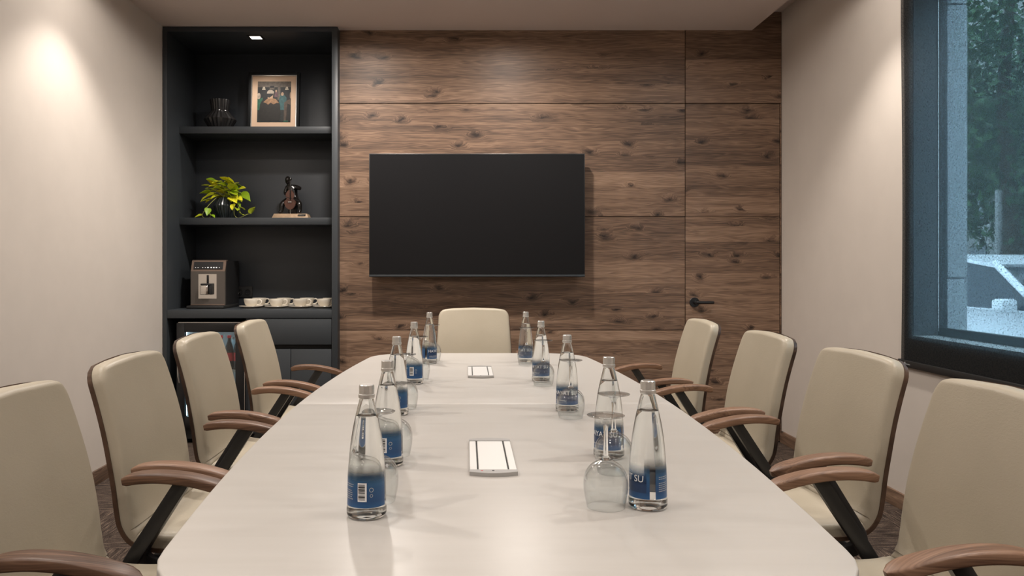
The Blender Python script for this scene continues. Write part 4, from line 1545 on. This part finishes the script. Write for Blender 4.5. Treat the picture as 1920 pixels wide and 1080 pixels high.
pg = tag(tube('power_cable', spline([(-1.653, 5.768, 0.992), (-1.655, 5.735, 0.985), (-1.662, 5.72, 0.95), (-1.665, 5.735, 0.91), (-1.662, 5.757, 0.899), (-1.67, 5.765, 0.899)], 24), 0.004, 'black_matte', None, 8), 'black power cable plugged into the socket behind the coffee machine', 'cable')

# cups on saucers


def cup_proto():
    root = empty('coffee_cup', (0, 0, 0))
    lathe('bowl', [(0, 0.004), (0.022, 0.004), (0.024, 0.0), (0.028, 0.0), (0.030, 0.006), (0.042, 0.020), (0.0485, 0.040), (0.050, 0.055), (0.0495, 0.0565), (0.0475, 0.055), (0.046, 0.040), (0.039, 0.020), (0.025, 0.009), (0, 0.008)], 'ceramic', root, 36)
    tube('handle', spline([(0.046, 0, 0.046), (0.060, 0, 0.051), (0.073, 0, 0.044), (0.074, 0, 0.030), (0.062, 0, 0.017), (0.040, 0, 0.014)], 18), 0.0048, 'ceramic', root, 10)
    return root


def saucer_proto():
    return lathe('saucer', [(0, 0.003), (0.036, 0.003), (0.038, 0.0), (0.044, 0.0), (0.048, 0.003), (0.078, 0.013), (0.081, 0.0145), (0.080, 0.0160), (0.050, 0.0085), (0.030, 0.0068), (0, 0.0068)], 'ceramic', None, 40)


cp_ = cup_proto()
sc_ = saucer_proto()
first = True
FR = [(-1.493, 5.48), (-1.317, 5.48), (-1.152, 5.48), (-0.985, 5.48)]
BK = [(-1.480, 5.648), (-1.304, 5.648), (-1.139, 5.648), (-0.976, 5.648)]
for rowname, lst in (('front', FR), ('back', BK)):
    for i, (x, y) in enumerate(lst):
        a = cp_ if first else copy_tree(cp_)
        b = sc_ if first else copy_tree(sc_)
        first = False
        b.location = (x, y, CTZ)
        a.location = (x, y, CTZ + 0.0070)
        a.rotation_euler = (0, 0, math.radians(-6 + 5 * i))
        where = '%s of the %s row counted from the coffee machine' % (ORD[i], rowname)
        tag(a, 'cream coffee cup, ' + where, 'cup', 'coffee cups')
        tag(b, 'cream saucer under a cup, ' + where, 'saucer', 'saucers')

# ------------------------------------------------------------------ outside the window
struct(box('ground_street', XR + 0.3, 40, -25, 60, -0.40, -0.25, 'asphalt'), 'street outside')
struct(box('ground_pavement', XR + 0.28, 4.3, -25, 60, -0.30, -0.12, 'kerb'), 'pavement outside the window')
car = tag(empty('parked_car', (5.75, 8.3, -0.25)), 'white car parked in the street outside the window', 'car')
car.rotation_euler = (0, 0, math.radians(12))
low = [(-2.15, 0.35), (-2.12, 0.75), (-1.9, 0.92), (-0.95, 1.02), (1.7, 1.06), (2.1, 0.98), (2.18, 0.7), (2.15, 0.35), (1.8, 0.22), (-1.8, 0.22)]
bm = bmesh.new()
bm_loft(bm, [[(s * (0.86 - (0.06 if abs(s) == 1 else 0)), y, z) for y, z in low] for s in (-1,)] +
        [[(s * 0.9, y * 0.985, z * 0.99) for y, z in low] for s in (-0.97, 0.97)] + [[(0.80, y, z) for y, z in low]])
mk('body', fin(bm, 'body', 40), 'carwhite', car)
roofp = [(-1.05, 1.0), (-0.35, 1.46), (0.2, 1.54), (1.1, 1.50), (1.75, 1.04)]
bm = bmesh.new()
bm_loft(bm, [[(s * (0.80 if z < 1.2 else 0.62), y, z) for y, z in roofp] for s in (-1, 1)])
mk('cabin', fin(bm, 'cabin', 25), 'carglass', car)
rp = [(-0.42, 1.455), (0.2, 1.56), (1.12, 1.52), (1.15, 1.49), (0.2, 1.52), (-0.40, 1.42)]
bm = bmesh.new()
bm_loft(bm, [[(s * 0.645, y, z) for y, z in rp] for s in (-1, 1)])
mk('roof', fin(bm, 'roof', 40), 'carwhite', car)
for s in (-1, 1):
    for a, b in (((-1.10, 1.0), (-0.40, 1.47)), ((0.35, 1.03), (0.30, 1.53)), ((1.78, 1.03), (1.12, 1.51))):
        tube('pillar', [(s * 0.81, a[0], a[1]), (s * 0.64, b[0], b[1])], 0.035, 'carwhite', car, 8)
    box('mirror', min(s * 0.84, s * 1.02), max(s * 0.84, s * 1.02), -0.85, -0.72, 1.0, 1.13, 'carwhite', car, 0.03)
    for yw in (-1.35, 1.35):
        bm = bmesh.new()
        bm_lathe(bm, [(0, 0), (0.30, 0), (0.32, 0.03), (0.32, 0.18), (0.30, 0.2), (0.2, 0.2), (0.19, 0.17), (0, 0.17)], 28)
        bmesh.ops.rotate(bm, verts=bm.verts, matrix=Matrix.Rotation(s * PI / 2, 3, 'Y'))
        bmesh.ops.translate(bm, verts=bm.verts, vec=(s * 0.70, yw, 0.32))
        mk('wheel', fin(bm, 'wheel', 35), 'rubber', car)
    box('headlamp', min(s * 0.5, s * 0.8), max(s * 0.5, s * 0.8), -2.17, -2.05, 0.62, 0.75, 'silver', car, 0.02)
tag(tube('street_pole', [(8.5, 12.6, -0.25), (8.5, 12.6, 2.4)], 0.05, 'facade', None, 12), 'grey pole standing behind the parked car', 'pole')


def tree(x, y, h, r, label, seed):
    rr = random.Random(seed)
    t = tag(empty('street_tree', (x, y, -0.25)), label, 'tree', 'trees across the street')
    tube('trunk', spline([(0, 0, 0), (0.1, 0.05, h * 0.3), (0, 0.1, h * 0.55), (0.1, 0, h * 0.8)], 10), [0.2 - 0.012 * k for k in range(10)], 'bark', t, 10)
    vs, fs = [], []
    blobs = [(rr.uniform(-0.6, 0.6) * r, rr.uniform(-0.6, 0.6) * r, h * 0.66 + rr.uniform(-0.62, 0.6) * r, rr.uniform(0.45, 0.7) * r) for _ in range(12)]
    for k in range(15000):
        bx, by, bz, br = blobs[k % 12]
        d = Vector((rr.gauss(0, 1), rr.gauss(0, 1), rr.gauss(0, 1))).normalized()
        p = Vector((bx, by, bz)) + d * br * rr.uniform(0.6, 1.0)
        u = Vector((rr.gauss(0, 1), rr.gauss(0, 1), rr.gauss(0, 1))).normalized()
        w = u.cross(d + Vector((0.01, 0, 0))).normalized()
        s = rr.uniform(0.07, 0.14)
        n = len(vs)
        vs += [p - u * s, p + w * s * 0.5, p + u * s, p - w * s * 0.5]
        fs.append((n, n + 1, n + 2, n + 3))
    me = bpy.data.meshes.new('crown')
    me.from_pydata(vs, [], fs)
    c = mk('crown', me, 'tree_leaf', t)
    c['kind'] = 'stuff'


TR = [(11.3, 16.5, 9.0, 4.0, 'big leafy tree beyond the parked car'), (17.5, 25.0, 11.0, 5.0, 'largest tree, behind the street pole in front of the far building'), (10.4, 7.6, 7.5, 3.2, 'mid-sized tree across the street from the stone pier'),
      (10.0, 0.8, 6.5, 2.8, 'tree across the street facing the middle of the window'), (10.0, -5.5, 6.0, 2.6, 'tree across the street past the window')]
for i, q in enumerate(TR):
    tree(*q, seed=40 + i)
fb = struct(box('wall_far_building', 26, 27, -20, 70, -0.3, 16, 'facade'), 'grey building across the street')
bm = bmesh.new()
bm_box(bm, -0.05, 0.05, -0.6, 0.6, -0.8, 0.8)
wme = fin(bm, 'far_window')
for i in range(16):
    for j in range(3):
        mk('far_window', wme, 'carglass', fb, (25.98, -8 + i * 3.2, 1.4 + j * 2.8))
